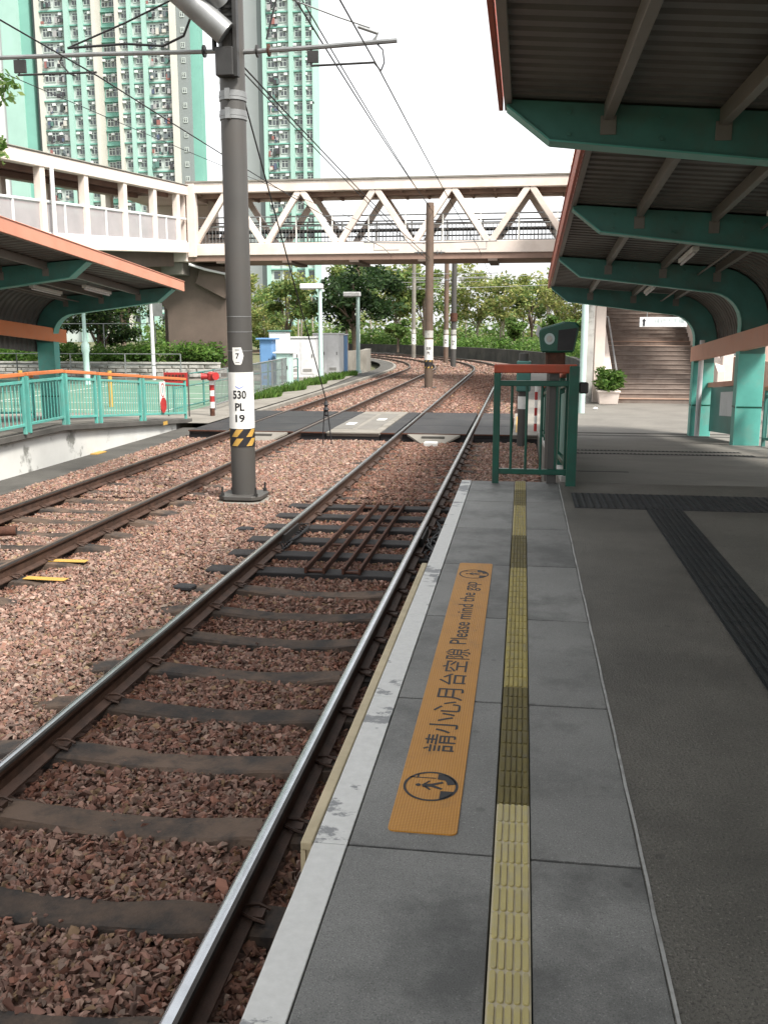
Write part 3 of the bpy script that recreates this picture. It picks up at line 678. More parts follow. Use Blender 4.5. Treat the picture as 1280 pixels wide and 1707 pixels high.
for row, z0 in ((0, .605), (1, .73)):
    for k in range(5):
        a0 = FA - .85 + k * 1.2566; ns = 5; sh = .50; q = MB()
        P = lambda a, z: (PX + .1728 * math.cos(a), PY + .1728 * math.sin(a), z)
        for i in range(ns):
            b0 = a0 + .55 * i / ns; b1 = a0 + .55 * (i + 1) / ns
            for h_ in range(4):
                e0, e1 = sh * h_ / 4, sh * (h_ + 1) / 4; q.add([P(b0 + e0, z0 + .026 * h_), P(b1 + e0, z0 + .026 * h_), P(b1 + e1, z0 + .026 * (h_ + 1)), P(b0 + e1, z0 + .026 * (h_ + 1))], [(0, 1, 2, 3)])
        q.build('hazard_stripe', YELLOW, hz)
q = MB(); wz = 1.70
def P2(a, z, r=.1705): return (PX + r * math.cos(a), PY + r * math.sin(a), z)
hexa = [(-.42, .23), (.30, .23), (.48, .12), (.40, .06), (.28, 0), (-.22, 0), (-.42, .07)]
for i in range(10):
    t0 = -.42 + .9 * i / 10; t1 = -.42 + .9 * (i + 1) / 10
    def zr_(t_):
        lo_ = 0 if -.22 <= t_ <= .28 else (.07 * (-.22 - t_) / .2 if t_ < -.22 else .12 * (t_ - .28) / .2)
        hi_ = .23 if t_ <= .3 else .23 - .11 * (t_ - .3) / .18
        return lo_, hi_
    (l0, h0), (l1, h1) = zr_(t0), zr_(t1); A0 = FA - .1 + t0; A1 = FA - .1 + t1
    q.add([P2(A0, wz + l0), P2(A1, wz + l1), P2(A1, wz + h1), P2(A0, wz + h0)], [(0, 1, 2, 3)])
tg = q.build('tag_plate', WHITE, pole)
q = MB(); wrap_text(q, '7', PX, PY, .1718, FA - .1, wz + .08, .05, .075); 
for z_ in (wz + .185, wz + .2, wz + .03): q.add([P2(FA - .28, z_, .1718), P2(FA - .1, z_, .1718), P2(FA + .06, z_, .1718), P2(FA + .06, z_ + .006, .1718), P2(FA - .1, z_ + .006, .1718), P2(FA - .28, z_ + .006, .1718)], [(0, 1, 2, 3, 4, 5)])
q.build('tag_print', INK, tg)
for z_ in (1.88, 2.13, 2.33): 
    q = MB(); sleeve(q, PX, PY, .165, .1695, z_, z_ + .01); q.build('wire_band', GALV, pole)
for z_ in (4.82, 5.05):
    q = MB(); sleeve(q, PX, PY, .16, .176, z_, z_ + .11); sleeve(q, PX, PY, .16, .180, z_ + .04, z_ + .07)
    a0 = FA - .25
    q.box(PX + .17 * math.cos(a0) - .03, PY + .17 * math.sin(a0) - .05, z_ - .01, PX + .17 * math.cos(a0) + .03, PY + .17 * math.sin(a0) + .02, z_ + .12); q.build('pole_clamp', GALV, pole, smooth=True)
q = MB(); q.box(PX - .13, PY - .29, 5.30, PX + .10, PY - .15, 5.64); q.build('junction_box', DARKST, pole, bevel=.01)
q = MB(); q.bar((PX - .16, PY - .20, 5.62), (PX - .16, PY - .20, 6.6), .03, .10); q.bar((PX + .12, PY - .20, 5.3), (PX + .12, PY - .20, 6.6), .05, .10); 
for i in range(8): q.bar((PX - .15, PY - .2, 5.85 + i * .09), (PX + .12, PY - .2, 5.85 + i * .09), .02, .03)
q.build('lattice_bracket', DARKST, pole)
# cantilever arms
def arm(z, xr, label_):
    pass
q = MB(); q.tube([(-7.3, PY, 5.70), (-5.6, PY, 5.69), (PX - .1, PY, 5.66)], .028, 8); ar = q.build('cantilever_arm', GALV, pole, smooth=True)
q = MB(); q.tube([(PX + .1, PY, 5.64), (-2.9, PY, 5.655), (-1.66, PY, 5.70)], .03, 8); ar2 = q.build('cantilever_arm', GALV, pole, smooth=True)
for x, zz, pa in ((-4.15, 5.67, ar), (-3.45, 5.645, ar2), (-3.3, 5.648, ar2)):
    q = MB(); q.cone((x - .012, PY, zz), (x + .012, PY, zz), .075, .075, 14); q.build('insulator', RUST if x > -3.4 else DARKST, pa)
q = MB(); q.tube([(-2.75, PY, 5.63), (-2.75, PY, 5.44)], .012); q.tube([(-2.75, PY, 5.445), (-1.95, PY, 5.455)], .014); q.tube([(-1.95, PY, 5.455), (-1.86, PY, 5.35)], .01); q.box(-2.80, PY - .02, 5.48, -2.66, PY + .02, 5.62); q.build('registration_arm', DARKST, ar2)
q = MB(); q.tube([(-1.93, PY, 5.69), (-1.84, PY, 5.6), (-1.82, PY, 5.45), (-1.86, PY, 5.36)], .01, 6); q.build('dropper_cable', BLACK, ar2, smooth=True)
q = MB(); q.tube([(-6.7, PY, 5.69), (-6.7, PY, 5.47)], .012); q.tube([(-6.72, PY, 5.475), (-5.62, PY, 5.47)], .014); q.box(-6.76, PY - .02, 5.5, -6.6, PY + .02, 5.66); q.build('registration_arm', DARKST, ar)
q = MB(); q.tube([(-6.05, PY, 5.74), (-6.12, PY, 5.62), (-6.0, PY, 5.47), (-5.92, PY, 5.44)], .012, 6); q.build('dropper_cable', BLACK, ar, smooth=True)
q = MB(); q.tube([(-6.0, PY, 5.78), (-5.2, PY, 5.80), (-4.7, PY, 5.755), (-4.4, PY - .05, 5.85), (-4.28, PY - .1, 6.05), (-4.33, PY - .1, 6.3), (-4.5, PY - .1, 6.55)], .016, 6); q.build('feeder_cable', BLACK, ar, smooth=True)
q = MB(); q.tube([(-2.0, PY, 5.86), (-2.4, PY, 6.0), (-3.3, PY, 6.35)], .01, 6); q.tube([(-1.95, PY, 5.71), (-1.9, PY, 5.79), (-2.15, PY, 5.88)], .022, 6); q.build('top_tie', GALV, ar2)
q = MB(); q.tube([(-6.0, PY, 5.78), (-5.2, PY, 6.05), (-4.55, PY, 6.3), (-3.9, PY - .05, 6.55)], .012, 6); q.build('top_tie', BLACK, ar)
# tension cylinders
q = MB(); q.cone((PX + .02, PY - .30, 5.78), (-4.62, PY - .58, 6.50), .15, .15, 24); q.cone((-4.36, PY - .53, 6.25), (-4.42, PY - .54, 6.31), .17, .17, 24); q.build('tension_cylinder', GALV, pole, smooth=True)
q = MB(); q.cone((PX - .06, PY - .28, 6.14), (PX - .30, PY - .9, 6.7), .13, .13, 24); q.build('tension_cylinder', GALV, pole, smooth=True)
q = MB()
for i in range(12):
    t_ = i / 11; q.cone((PX - .30 - .62 * t_, PY - .2, 6.0 + .62 * t_), (PX - .33 - .62 * t_, PY - .2, 6.02 + .62 * t_), .035, .035, 6)
q.build('chain_link', DARKST, pole)
# stay wire and anchor
t = thing('stay_wire', (-3.93, 18.92, -.2), 'thin stay wire running from ballast anchor up to the grey pole', 'wire')
q = MB(); q.tube([(-3.93, 18.92, .72), (PX + .1, PY + .12, 5.15)], .011, 6); q.build('cable', BLACK, t)
q = MB()
for dx in (-.06, .06): q.tube([(-3.93 + dx * .5, 18.86, .6), (-3.93 + dx * 1.6, 18.95, -.16)], .012, 6)
q.build('anchor_rod', BLACK, t)
q = MB(); q.lathe([(.01, .42), (.05, .46), (.03, .52), (.06, .56), (.03, .62), (.05, .66), (.02, .74)], -3.93, 18.88, 10); q.build('insulator', BLACK, t)

def far_pole(x, y, top, wd, mt, label_, plate=True, hz_=False, arms=True, collar=False):
    t = thing('catenary_pole', (x, y, -.2), label_, 'pole', 'overhead line poles')
    q = MB(); q.lathe([(wd, -.25), (wd * .98, 2.), (wd * .9, top)], x, y, 16); q.build('shaft', mt, t, smooth=True)
    q = MB(); q.box(x - wd * 1.8, y - wd * 1.8, -.24, x + wd * 1.8, y + wd * 1.8, -.13); q.build('base_plate', DARKST, t)
    if plate:
        q = MB(); sleeve(q, x, y, wd * .9, wd + .006, .95, 1.75, 16); q.build('number_plate', WHITE, t, smooth=True)
        q = MB(); sleeve(q, x, y, wd * .9, wd + .004, 1.82, 2.1, 16); q.build('tag_plate', CONCW, t, smooth=True)
        fa = math.atan2(-y, -x); q = MB(); wrap_text(q, '530', x, y, wd + .009, fa, 1.35, .2, .11); wrap_text(q, 'PL', x, y, wd + .009, fa, 1.17, .13, .11); q.build('lettering', INK, t)
    if hz_:
        q = MB(); sleeve(q, x, y, wd * .9, wd + .005, .62, .95, 16); q.build('hazard_band', INK, t, smooth=True)
        q = MB()
        for k in range(7):
            a0 = k * .9
            for i in range(3):
                P = lambda a, z: (x + (wd + .007) * math.cos(a), y + (wd + .007) * math.sin(a), z)
                q.add([P(a0 + .15 * i, .63), P(a0 + .15 * (i + 1), .63), P(a0 + .15 * (i + 1) + .5, .94), P(a0 + .15 * i + .5, .94)], [(0, 1, 2, 3)])
        q.build('hazard_stripe', YELLOW, t)
    if collar: q = MB(); sleeve(q, x, y, wd * .8, wd + .05, 2.6, 3.1, 16); q.build('collar', RUST, t)
    if arms:
        q = MB(); z_ = top - 1.5; a = lp(0, y)[2]
        q.tube([(x - 2.6, y, z_ + .05), (x, y, z_)], .025, 6); q.tube([(x, y, z_), (x + 2.6, y, z_ + .05)], .025, 6)
        q.tube([(x - .6, y, z_ - .35), (x + .6, y, z_ - .35)], .03, 6)
        for dx in (-.45, -.3, .3, .45): q.cone((x + dx - .02, y, z_ - .35), (x + dx + .02, y, z_ - .35), .09, .09, 8)
        q.tube([(x - 2.2, y, z_ + .05), (x - 2.2, y, z_ - .25), (x - 1.2, y, z_ - .25)], .018, 6); q.tube([(x + 2.2, y, z_ + .05), (x + 2.2, y, z_ - .25), (x + 1.2, y, z_ - .25)], .018, 6)
        q.build('cantilever_arm', GALV, t)
    return t
far_pole(-3.72, 38.0, 6.95, .17, RPOLE, 'brown overhead line pole with hazard band beyond the level crossing', True, True)
far_pole(-4.24, 58.7, 6.9, .17, POLE, 'dark overhead line pole with orange collar between the curving tracks', True, False, True, True)
far_pole(-5.2, 65.0, 7.0, .17, RPOLE, 'orange brown overhead line pole just left of the dark pole', True)
far_pole(-8.6, 75.5, 7.2, .17, CONC, 'thin grey overhead line pole in front of the dark wall', True)
far_pole(-14.5, 84.0, 7.6, .17, RPOLE, 'thin brown overhead line pole standing among the far trees', True, False, False)
far_pole(11.5, 88.0, 9.0, .13, GALV, 'pale slim pole with crossarms rising above the far trees', False)
# overhead wires
def wire(name, pts, r, label_, mt=BLACK, cat='wire'):
    q = MB(); P = []
    for a, b in zip(pts[:-1], pts[1:]):
        a = Vector(a); b = Vector(b); L = (b - a).length; sag = .0006 * L * L * .5
        for i in range(10): t_ = i / 10; p = a.lerp(b, t_); p.z -= 4 * sag * t_ * (1 - t_) * .5; P.append(p)
    P.append(Vector(pts[-1])); q.tube(P, r, 5)
    return solo(name, q, mt, tuple(pts[0]), label_, cat, 'overhead wires')
wire('contact_wire', [(-1.80, -6, 5.36), (-1.86, PY, 5.33), (-1.85, 38, 5.3), (-2.05, 58.5, 5.3)], .009, 'overhead wire above the track nearest the platform')
wire('contact_wire', [(-5.6, -2, 5.42), (-5.6, PY, 5.42), (-5.55, 38, 5.3), (-6.6, 58.5, 5.3)], .010, 'overhead wire above the far track')
wire('feeder_wire', [(-2.05, 8.2, 4.95), (-3.0, 12.9, 6.3), (-3.72, 38, 6.8)], .012, 'overhead feeder wire running to the top of the brown pole')
wire('feeder_wire', [(-1.95, 8.2, 5.0), (-2.92, 12.9, 6.3), (-3.6, 38, 6.6)], .010, 'second overhead feeder wire running to the brown pole below its top')
wire('messenger_wire', [(PX + .15, PY, 5.47), (-3.72, 38, 4.9)], .011, 'overhead wire from grey pole clamp down to the brown pole')
wire('messenger_wire', [(PX + .15, PY, 5.40), (-3.72, 38, 4.75)], .009, 'lower overhead wire from grey pole clamp to the brown pole')
wire('dropper_wire', [(-3.3, PY - .1, 5.75), (-3.05, PY - .1, 6.6)], .012, 'short dropper cable rising from the cantilever arm by the grey pole')
wire('messenger_wire', [(-6.9, PY, 5.5), (-3.9, 38, 5.4)], .006, 'thin overhead wire slanting from far arm to the brown pole')
wire('far_wire', [(-8.6, 75.5, 5.9), (11.5, 88, 7.4)], .02, 'far overhead wire strung in front of the trees', GALV)
wire('far_wire', [(-8.6, 75.5, 5.2), (11.5, 88, 6.4)], .02, 'lower far overhead wire strung before the trees', GALV)

# ------------------------------------------------------------------ canopies
def canopy(name, sgn, xe, xc, y0, y1, P, beams, label_, fas, G=None, wp=1.80, lights=()):
    """sgn +1: roof runs from edge xe towards +X column xc; -1 mirrored"""
    t = thing(name, (xc, (y0 + y1) / 2, 0), label_, 'canopy', 'platform canopies')
    L = abs(xc - xe)
    X = lambda u: xe + sgn * u
    def zu(u): return 3.05 - .075 * u
    # roof path
    RR = .95; path = [(0, zu(0)), (.9, zu(.9)), (1.8, zu(1.8)), (L + .46 - RR, zu(L + .46 - RR))]
    cu, cz = L + .46 - RR, zu(L + .46 - RR) - RR
    for i in range(1, 9): a = math.pi / 2 * (1 - i / 8); path.append((cu + RR * math.cos(a), cz + RR * math.sin(a)))
    path.append((L + .46, 1.62))
    ys = []; y = y0
    while y < y1:
        for d, h in ((0, 0), (.10, 0), (.13, .035), (.17, .035)): ys.append((y + d, h))
        y += .2
    ys.append((min(y, y1 + .1), 0)); v = []; np_ = len(path)
    for (yy_, h) in ys:
        for i, (u, z) in enumerate(path):
            a = path[max(i - 1, 0)]; b = path[min(i + 1, np_ - 1)]; d = Vector((b[0] - a[0], b[1] - a[1])).normalized(); nrm = Vector((-d.y, d.x))
            v.append((X(u + nrm.x * h), yy_, z + nrm.y * h + P(yy_) + .002))
    q = MB(); q.add(v, [(i * np_ + j, i * np_ + j + 1, (i + 1) * np_ + j + 1, (i + 1) * np_ + j) for i in range(len(ys) - 1) for j in range(np_ - 1)])
    o = q.build('roof_sheet', ROOF, t)
    md = o.modifiers.new('thick', 'SOLIDIFY'); md.thickness = .012; md.offset = 1
    # beams with columns
    for yb_ in beams:
        p = P(yb_); gb = (G or P)(yb_) - p - .02; u1 = .36; ua = L - .55
        low = [(0.02, zu(0) - .06), (u1, zu(u1) - .30), (ua, zu(ua) - .40)]
        cz_ = zu(ua) - .40 - .52
        arc = []
        for i in range(1, 9): a = math.pi / 2 * (1 - i / 8); arc.append((ua + .55 * math.cos(a), cz_ + .52 * math.sin(a)))
        low2 = low + arc + [(L, gb)]
        top = [(0.02, zu(0))] + [pp for pp in path[1:-1]]
        top = [(u - (.03 if u > L + .3 else 0), z - .012) for u, z in top]
        outer = top + [(L + .40, 1.75), (L + .40, gb)]
        poly = [(X(u), z + p) for u, z in low2] + [(X(u), z + p) for u, z in outer[::-1]]
        q = MB(); q.prism(poly, 'y', yb_ - .10, yb_ + .10); fr = q.build('frame_beam', TEAL if sgn > 0 else TEAL, t, bevel=.006)
        q = MB(); pts = [(X(u), z + p) for u, z in low2]
        for (a, b) in zip(pts[:-1], pts[1:]):
            q.add([(a[0], yb_ - .125, a[1]), (a[0], yb_ + .125, a[1]), (b[0], yb_ + .125, b[1]), (b[0], yb_ - .125, b[1]), (a[0], yb_ - .125, a[1] - .012), (a[0], yb_ + .125, a[1] - .012), (b[0], yb_ + .125, b[1] - .012), (b[0], yb_ - .125, b[1] - .012)] if 0 else
                  [(a[0], yb_ - .125, a[1] - .004), (a[0], yb_ + .125, a[1] - .004), (b[0], yb_ + .125, b[1] - .004), (b[0], yb_ - .125, b[1] - .004)], [(0, 1, 2, 3)])
        o = q.build('flange', MINT, fr); md = o.modifiers.new('thick', 'SOLIDIFY'); md.thickness = .014; md.offset = 0
        q = MB(); q.box(X(L + .2) - .208, yb_ - .106, p + gb, X(L + .2) + .208, yb_ + .106, p + wp - .31); q.build('bright_column_skin', MINT, fr, bevel=.006)  # added mint box, puts part of the column's brighter light into its colour
        q = MB(); q.box(X(L + .2) - .215, yb_ - .110, p + .62, X(L + .2) + .215, yb_ + .110, p + .645); q.build('joint_band', DGREEN, fr)
        for u in (.80, 1.66, 2.5):
            if u < L - .3: q = MB(); q.box(X(u) - .06, yb_ - .112, p + zu(u) - .24, X(u) + .06, yb_ - .1015, p + zu(u) - .10); q.build('cleat', PURLIN, fr, bevel=.002)
        for uu in (.5, 1.2, 2.0):
            for dz in (.09, .25):
                q = MB(); q.cone((X(uu), yb_ - .116, p + zu(uu) - dz), (X(uu), yb_ - .099, p + zu(uu) - dz), .016, .016, 6); q.build('bolt', TEAL, fr)
    # purlins, fascia, wall plate
    def lng(nm, u, zt, wu, hz_, mt, ya=y0, yb__=y1, bev=.004):
        q = MB()
        segs_ = [ya] + [s for s in ((8.05,) if P is PR else ()) if ya < s < yb__] + [yb__]
        for a, b in zip(segs_[:-1], segs_[1:]):
            x0, x1 = sorted((X(u - wu / 2), X(u + wu / 2)))
            vv = [(x, yy_, z + P(yy_)) for z in (zt - hz_, zt) for yy_ in (a, b) for x in (x0, x1)]
            q.add(vv, [(0, 2, 3, 1), (4, 5, 7, 6), (0, 1, 5, 4), (2, 6, 7, 3), (0, 4, 6, 2), (1, 3, 7, 5)])
        return q.build(nm, mt, t, bevel=bev)
    for u in (.80, 1.66, 2.5):
        if u < L - .3: lng('purlin', u, zu(u) - .004, .07, .13, PURLIN)
    q = MB(); q.tube([(X(2.2), yy_, P(yy_) + zu(2.2) - .16) for yy_ in np.linspace(y0 + .1, y1 - .1, 30)], .016, 6); q.build('conduit', PURLIN, t, smooth=True)
    lng('fascia', -.03, zu(0) + .17, .035, .22, fas)
    lng('fascia_flange', -.012, zu(0) + .172, .10, .015, fas)
    lng('gutter_lip', .03, zu(0) + .0, .06, .05, PURLIN)
    lng('wall_plate', L + .03, wp, .09, .30, ORANGE if sgn < 0 else SALMON)
    for u, yc, light_lab in lights:
        tl = thing('tube_light', (X(u), yc, P(yc) + zu(u) - .13), light_lab, 'light fitting', 'fluorescent fittings under the canopies')
        sl_ = -.075 if yc > 8 else 0
        q = MB(); z0 = P(yc) + zu(u) - .15
        q.bar((X(u), yc - .6, z0 - sl_ * .6), (X(u), yc + .6, z0 + sl_ * .6), .09, .06); q.build('housing', WHITE, tl, bevel=.006)
        q = MB(); q.cone((X(u), yc - .57, z0 - .05 - sl_ * .57), (X(u), yc + .57, z0 - .05 + sl_ * .57), .018, .018, 8); q.build('tube', PWHITE, tl)
        q = MB()
        for dy in (-.4, .4): q.cone((X(u), yc + dy, z0 + sl_ * dy + .02), (X(u), yc + dy, z0 + sl_ * dy + .16), .012, .012, 6)
        q.build('hanger', GALV, tl)
    return t
def PLC(y): return .40 - .075 * (y - 15.5)
canopy('platform_canopy', 1, -.20, 3.44, -4.0, 8.12, PR, (-0.2, 3.9, 8.0), 'dark corrugated canopy with teal beams over the flat platform', REDRAIL)
canopy('platform_canopy', 1, .52, 3.44, 8.18, 20.55, PR, (12.1, 16.2, 20.3), 'sloping corrugated canopy with teal beams over the ramp', REDRAIL, None, 1.80, ((1.75, 14.3, 'unlit tube light between the second and third beams of ramp canopy'), (1.75, 18.3, 'unlit tube light before the last beam of the ramp canopy'), (2.1, 10.6, 'unlit tube light before the first beam of the ramp canopy')))
canopy('platform_canopy', -1, -7.6, -10.44, 6.0, 20.9, PLC, (8.1, 12.2, 16.3, 20.4), 'orange edged corrugated canopy over the opposite platform', SALMON, PL, 2.15, ((1.9, 18.3, 'unlit tube light under the orange edged canopy, the one by its column'), (1.1, 18.9, 'unlit tube light under the orange edged canopy, the one by its edge')))

# ------------------------------------------------------------------ fences
def fence_panel(t, a, b, za, zb, n, mt, top_mt, hgt=.95, gap=.12, barr=.008, toprail=.075, posts=(True, True), flat=False, midz=None):
    a = Vector((*a, 0)); b = Vector((*b, 0)); L = (b - a).length
    def at(t_, z): p = a.lerp(b, t_); return (p.x, p.y, za + (zb - za) * t_ + z)
    for k, on in ((0, posts[0]), (1, posts[1])):
        if on: q = MB(); q.bar(at(k, -.02), at(k, hgt - .03), .055, .055, 0, (b - a)); q.build('post', mt, t, bevel=.004)
    q = MB(); q.bar(at(0, hgt - .14), at(1, hgt - .14), .045, .045); q.build('upper_rail', mt, t, bevel=.004)
    q = MB(); q.bar(at(0, gap), at(1, gap), .045, .045); q.build('lower_rail', mt, t, bevel=.004)
    for i in range(n):
        s_ = (i + 1) / (n + 1); q = MB(); q.cone(at(s_, gap + .01), at(s_, hgt - .15), barr, barr, 6); q.build('baluster', mt, t)
    q = MB(); d = (b - a).normalized() * .03
    A = Vector(at(0, hgt - .02)) - d; B = Vector(at(1, hgt - .02)) + d
    q.bar(A, B, .075, toprail); q.build('top_rail', top_mt, t, bevel=.008)
t = thing('platform_fence', (.1, 7.95, .9), 'dark green end fence with red top rail at the platform end', 'fence')
fence_panel(t, (-.205, 7.95), (.41, 7.95), .9, .9, 4, DGREEN, REDRAIL, .975, .10, .011, .07, (True, False))
q = MB(); q.box(.375, 7.84, .88, .455, 7.93, 1.88); q.build('post', DGREEN, t, bevel=.005)
q = MB(); q.box(.22, 7.965, .88, .30, 8.03, 1.85); q.build('post', POLE, t, bevel=.004)
q = MB(); q.box(.455, 7.86, 1.66, .53, 7.95, 1.75); q.build('latch', DARKST, t, bevel=.01)
t = thing('ramp_fence', (.39, 14, .5), 'dark green solid panel fence with red rail down the ramp edge', 'fence')
yy = [8.12, 9.6, 11.1, 12.6, 14.1, 15.6, 17.1, 18.6]
for a, b in zip(yy[:-1], yy[1:]):
    fence_panel(t, (.39, a), (.39, b - .06), PR(a) + .02, PR(b) + .02, 0, DGREEN, REDRAIL, .95, .12, .01, .07)
    q = MB(); z0, z1 = PR(a), PR(b); vv = [(x, y, z) for (y, zz) in ((a + .06, z0), (b - .12, z1)) for z in (zz + .2, zz + .76) for x in (.378, .40)]
    q.add(vv, [(0, 1, 3, 2), (4, 6, 7, 5), (0, 4, 5, 1), (2, 3, 7, 6), (0, 2, 6, 4), (1, 5, 7, 3)]); q.build('infill_panel', TEAL, t)
t = thing('platform_fence', (-7.85, 17, .4), 'mint green barred fence with orange rail along the opposite ramp', 'fence')
pn = [((-7.86, 11.9), (-7.86, 14.15)), ((-7.89, 14.35), (-7.98, 15.7)), ((-7.98, 15.85), (-7.96, 16.95)), ((-7.96, 17.15), (-7.95, 19.05)), ((-7.95, 19.25), (-7.95, 21.75))]
for a, b in pn: fence_panel(t, a, b, PL(a[1]) + .0, PL(b[1]) + .0, max(8, int((Vector(b) - Vector(a)).length / .125)), MINT, ORANGE, .95, .13, .0095, .06)
# notice on the fence
tn = thing('notice', (-7.9, 20.2, .5), 'white notice with red symbols hanging on the mint fence', 'notice')
q = MB(); q.box(-7.915, 20.05, .50, -7.902, 20.38, 1.02); q.build('plate', WHITE, tn)
q = MB(); n_ = 20
ring = [];
for i in range(n_): a = 2 * math.pi * i / n_; ring += [(-7.901, 20.215 + .12 * math.cos(a), .83 + .16 * math.sin(a)), (-7.901, 20.215 + .095 * math.cos(a), .83 + .13 * math.sin(a))]
q.add(ring, [(2 * i, 2 * ((i + 1) % n_), 2 * ((i + 1) % n_) + 1, 2 * i + 1) for i in range(n_)]); q.build('red_ring', REDP, tn)
q = MB(); q.add([(-7.900, 20.215 + .05 * math.cos(i * .785), .84 + .09 * math.sin(i * .785)) for i in range(8)], [tuple(range(8))]); q.build('symbol', INKB, tn)
q = MB(); q.add([(-7.9005, 20.215 + .185 * math.cos(.39 + i * .785), .50 + .18 * math.sin(.39 + i * .785)) for i in range(8)] + [(-7.89, 20.215 + .185 * math.cos(.39 + i * .785), .50 + .18 * math.sin(.39 + i * .785)) for i in range(8)], [tuple(range(8)), tuple(range(8, 16))] + [(i, (i + 1) % 8, 8 + (i + 1) % 8, 8 + i) for i in range(8)]); q.build('red_octagon', REDP, tn)

# ------------------------------------------------------------------ card reader on a post
t = thing('card_reader', (.31, 8.75, .85), 'green hooded ticket card reader on post behind the fence', 'card reader')
cy = 8.75
q = MB(); q.cone((.27, cy, .8), (.27, cy, 1.86), .055, .055, 16); q.build('post', POLE, t, smooth=True)
q = MB(); q.prism([(cy - .13, 1.84), (cy + .12, 1.84), (cy + .14, 2.02), (cy - .12, 2.02)], 'x', .20, .37); q.build('lower_case', RUST, t, bevel=.015)
q = MB(); prof = [(.155, 1.97), (.44, 1.97), (.485, 2.20), (.45, 2.235), (.35, 2.24), (.145, 2.18), (.13, 2.15)]
q.prism(prof, 'y', cy - .16, cy + .16); hd = q.build('hood', DGREEN, t, bevel=.014)
q = MB(); q.prism([(.295, 1.99), (.43, 1.99), (.46, 2.185), (.30, 2.165)], 'y', cy - .165, cy - .1605); q.build('screen', BLACK, hd)
q = MB(); q.add([(.225 + .045 * math.cos(i * .392), cy - .163, 2.09 + .05 * math.sin(i * .392)) for i in range(16)], [tuple(range(16))]); q.build('emblem', INKB, hd)
q = MB(); q.add([(.225 + .027 * math.cos(i * .392), cy - .1645, 2.09 + .03 * math.sin(i * .392)) for i in range(16)], [tuple(range(16))]); q.build('emblem_centre', CONCW, hd)
q = MB(); q.prism([(.105, 2.13), (.125, 2.21), (.15, 2.19), (.135, 2.10)], 'y', cy - .1, cy + .1); q.build('side_wing', PWHITE, hd)
# signal posts by the crossing
t = thing('signal_post', (.02, 19.2, -.2), 'grey green signal post with white band behind the fence bars', 'signal')
q = MB(); q.cone((.02, 19.2, -.2), (.02, 19.2, 1.7), .10, .10, 14); q.build('post', POLE, t, smooth=True)
q = MB(); q.box(-.12, 19.0, .95, .16, 19.32, 1.55); q.build('case', TEAL, t, bevel=.02)
q = MB(); sleeve(q, .02, 19.2, .09, .105, .6, .85, 16); q.build('white_band', WHITE, t)
t = thing('striped_post', (.34, 20.6, 0), 'slim red and white striped post by the crossing kerb', 'post')
for k in range(6):
    q = MB(); q.cone((.30, 20.6, .17 * k), (.30, 20.6, .17 * (k + 1)), .032, .032, 12); q.build('band', WHITE if k % 2 else REDP, t, smooth=True)

# ------------------------------------------------------------------ stairs to the footbridge
st_t = thing('staircase', (4.0, 30, 0), 'brown tiled stairs rising to the footbridge behind the ramp canopy', 'stairs')
SX0, SX1 = 2.62, 5.6; y = 29.0; z = 0.0; RISE, TRD = .135, .30
def flight(n, y, z):
    for i in range(n):
        q = MB(); q.box(SX0, y, z - (.25 if i else .02), SX1, y + TRD + .3, z + RISE - .025); q.build('step', STAIRM, st_t)
        q = MB(); q.box(SX0, y - .02, z + RISE - .025, SX1, y + TRD, z + RISE); q.build('nosing', STAIRM if i else STAIRN, st_t, bevel=.006)
        y += TRD; z += RISE
    return y, z
y, z = flight(12, y, z)
q = MB(); q.box(SX0, y - .01, z - .3, SX1, y + 1.2, z - .001); q.build('landing', STAIRN, st_t); y += 1.2
y2, z2 = flight(22, y, z)
q = MB(); q.box(SX0 - 1, y2, z2 - .4, SX1 + .4, y2 + 3.6, z2); q.build('landing', STAIRM, st_t)
q = MB(); q.prism([(28.9, -.2), (28.9, .95), (32.6, 2.6), (33.8, 2.65), (40.4, 5.65), (40.4, 4.4), (33.8, 1.2)], 'x', SX0 - .22, SX0 - .01); q.build('parapet', CREAM, st_t, bevel=.01)
q = MB(); q.prism([(28.9, -.2), (28.9, .95), (32.6, 2.6), (33.8, 2.65), (40.4, 5.65), (40.4, 4.4), (33.8, 1.2)], 'x', SX1 + .01, SX1 + .22); q.build('parapet', CREAM, st_t, bevel=.01)
for x in (SX0 + .12, SX1 - .12):
    q = MB(); q.tube([(x, 28.9, .95), (x, 32.6, 2.55), (x, 33.8, 2.6), (x, 40.4, 5.55)], .028, 8); q.build('handrail', GALV, st_t, smooth=True)
for (x, y_) in ((2.25, 29.4), (2.2, 33.2), (5.95, 29.4), (5.95, 33.2)):
    q = MB(); q.box(x - .15, y_ - .15, -.1, x + .15, y_ + .15, 6.0); q.build('column', CREAM, st_t, bevel=.015)
q = MB(); q.box(1.75, 28.95, -.1, 2.05, 29.25, 6.0); q.build('column', CONCW, st_t, bevel=.015)
q = MB(); q.prism([(28.3, 4.0), (28.3, 4.15), (40.6, 9.2), (40.6, 9.05)], 'x', 1.6, 6.4); q.build('stair_roof', CREAM, st_t)
q = MB(); q.cone((1.55, 25.4, -.02), (1.55, 25.4, 3.4), .085, .085, 16)
solo('drain_pipe', q, LAMPW, (1.55, 25.4, 0), 'pale mint vertical pipe standing beside the stair entrance', 'pipe', smooth=True)
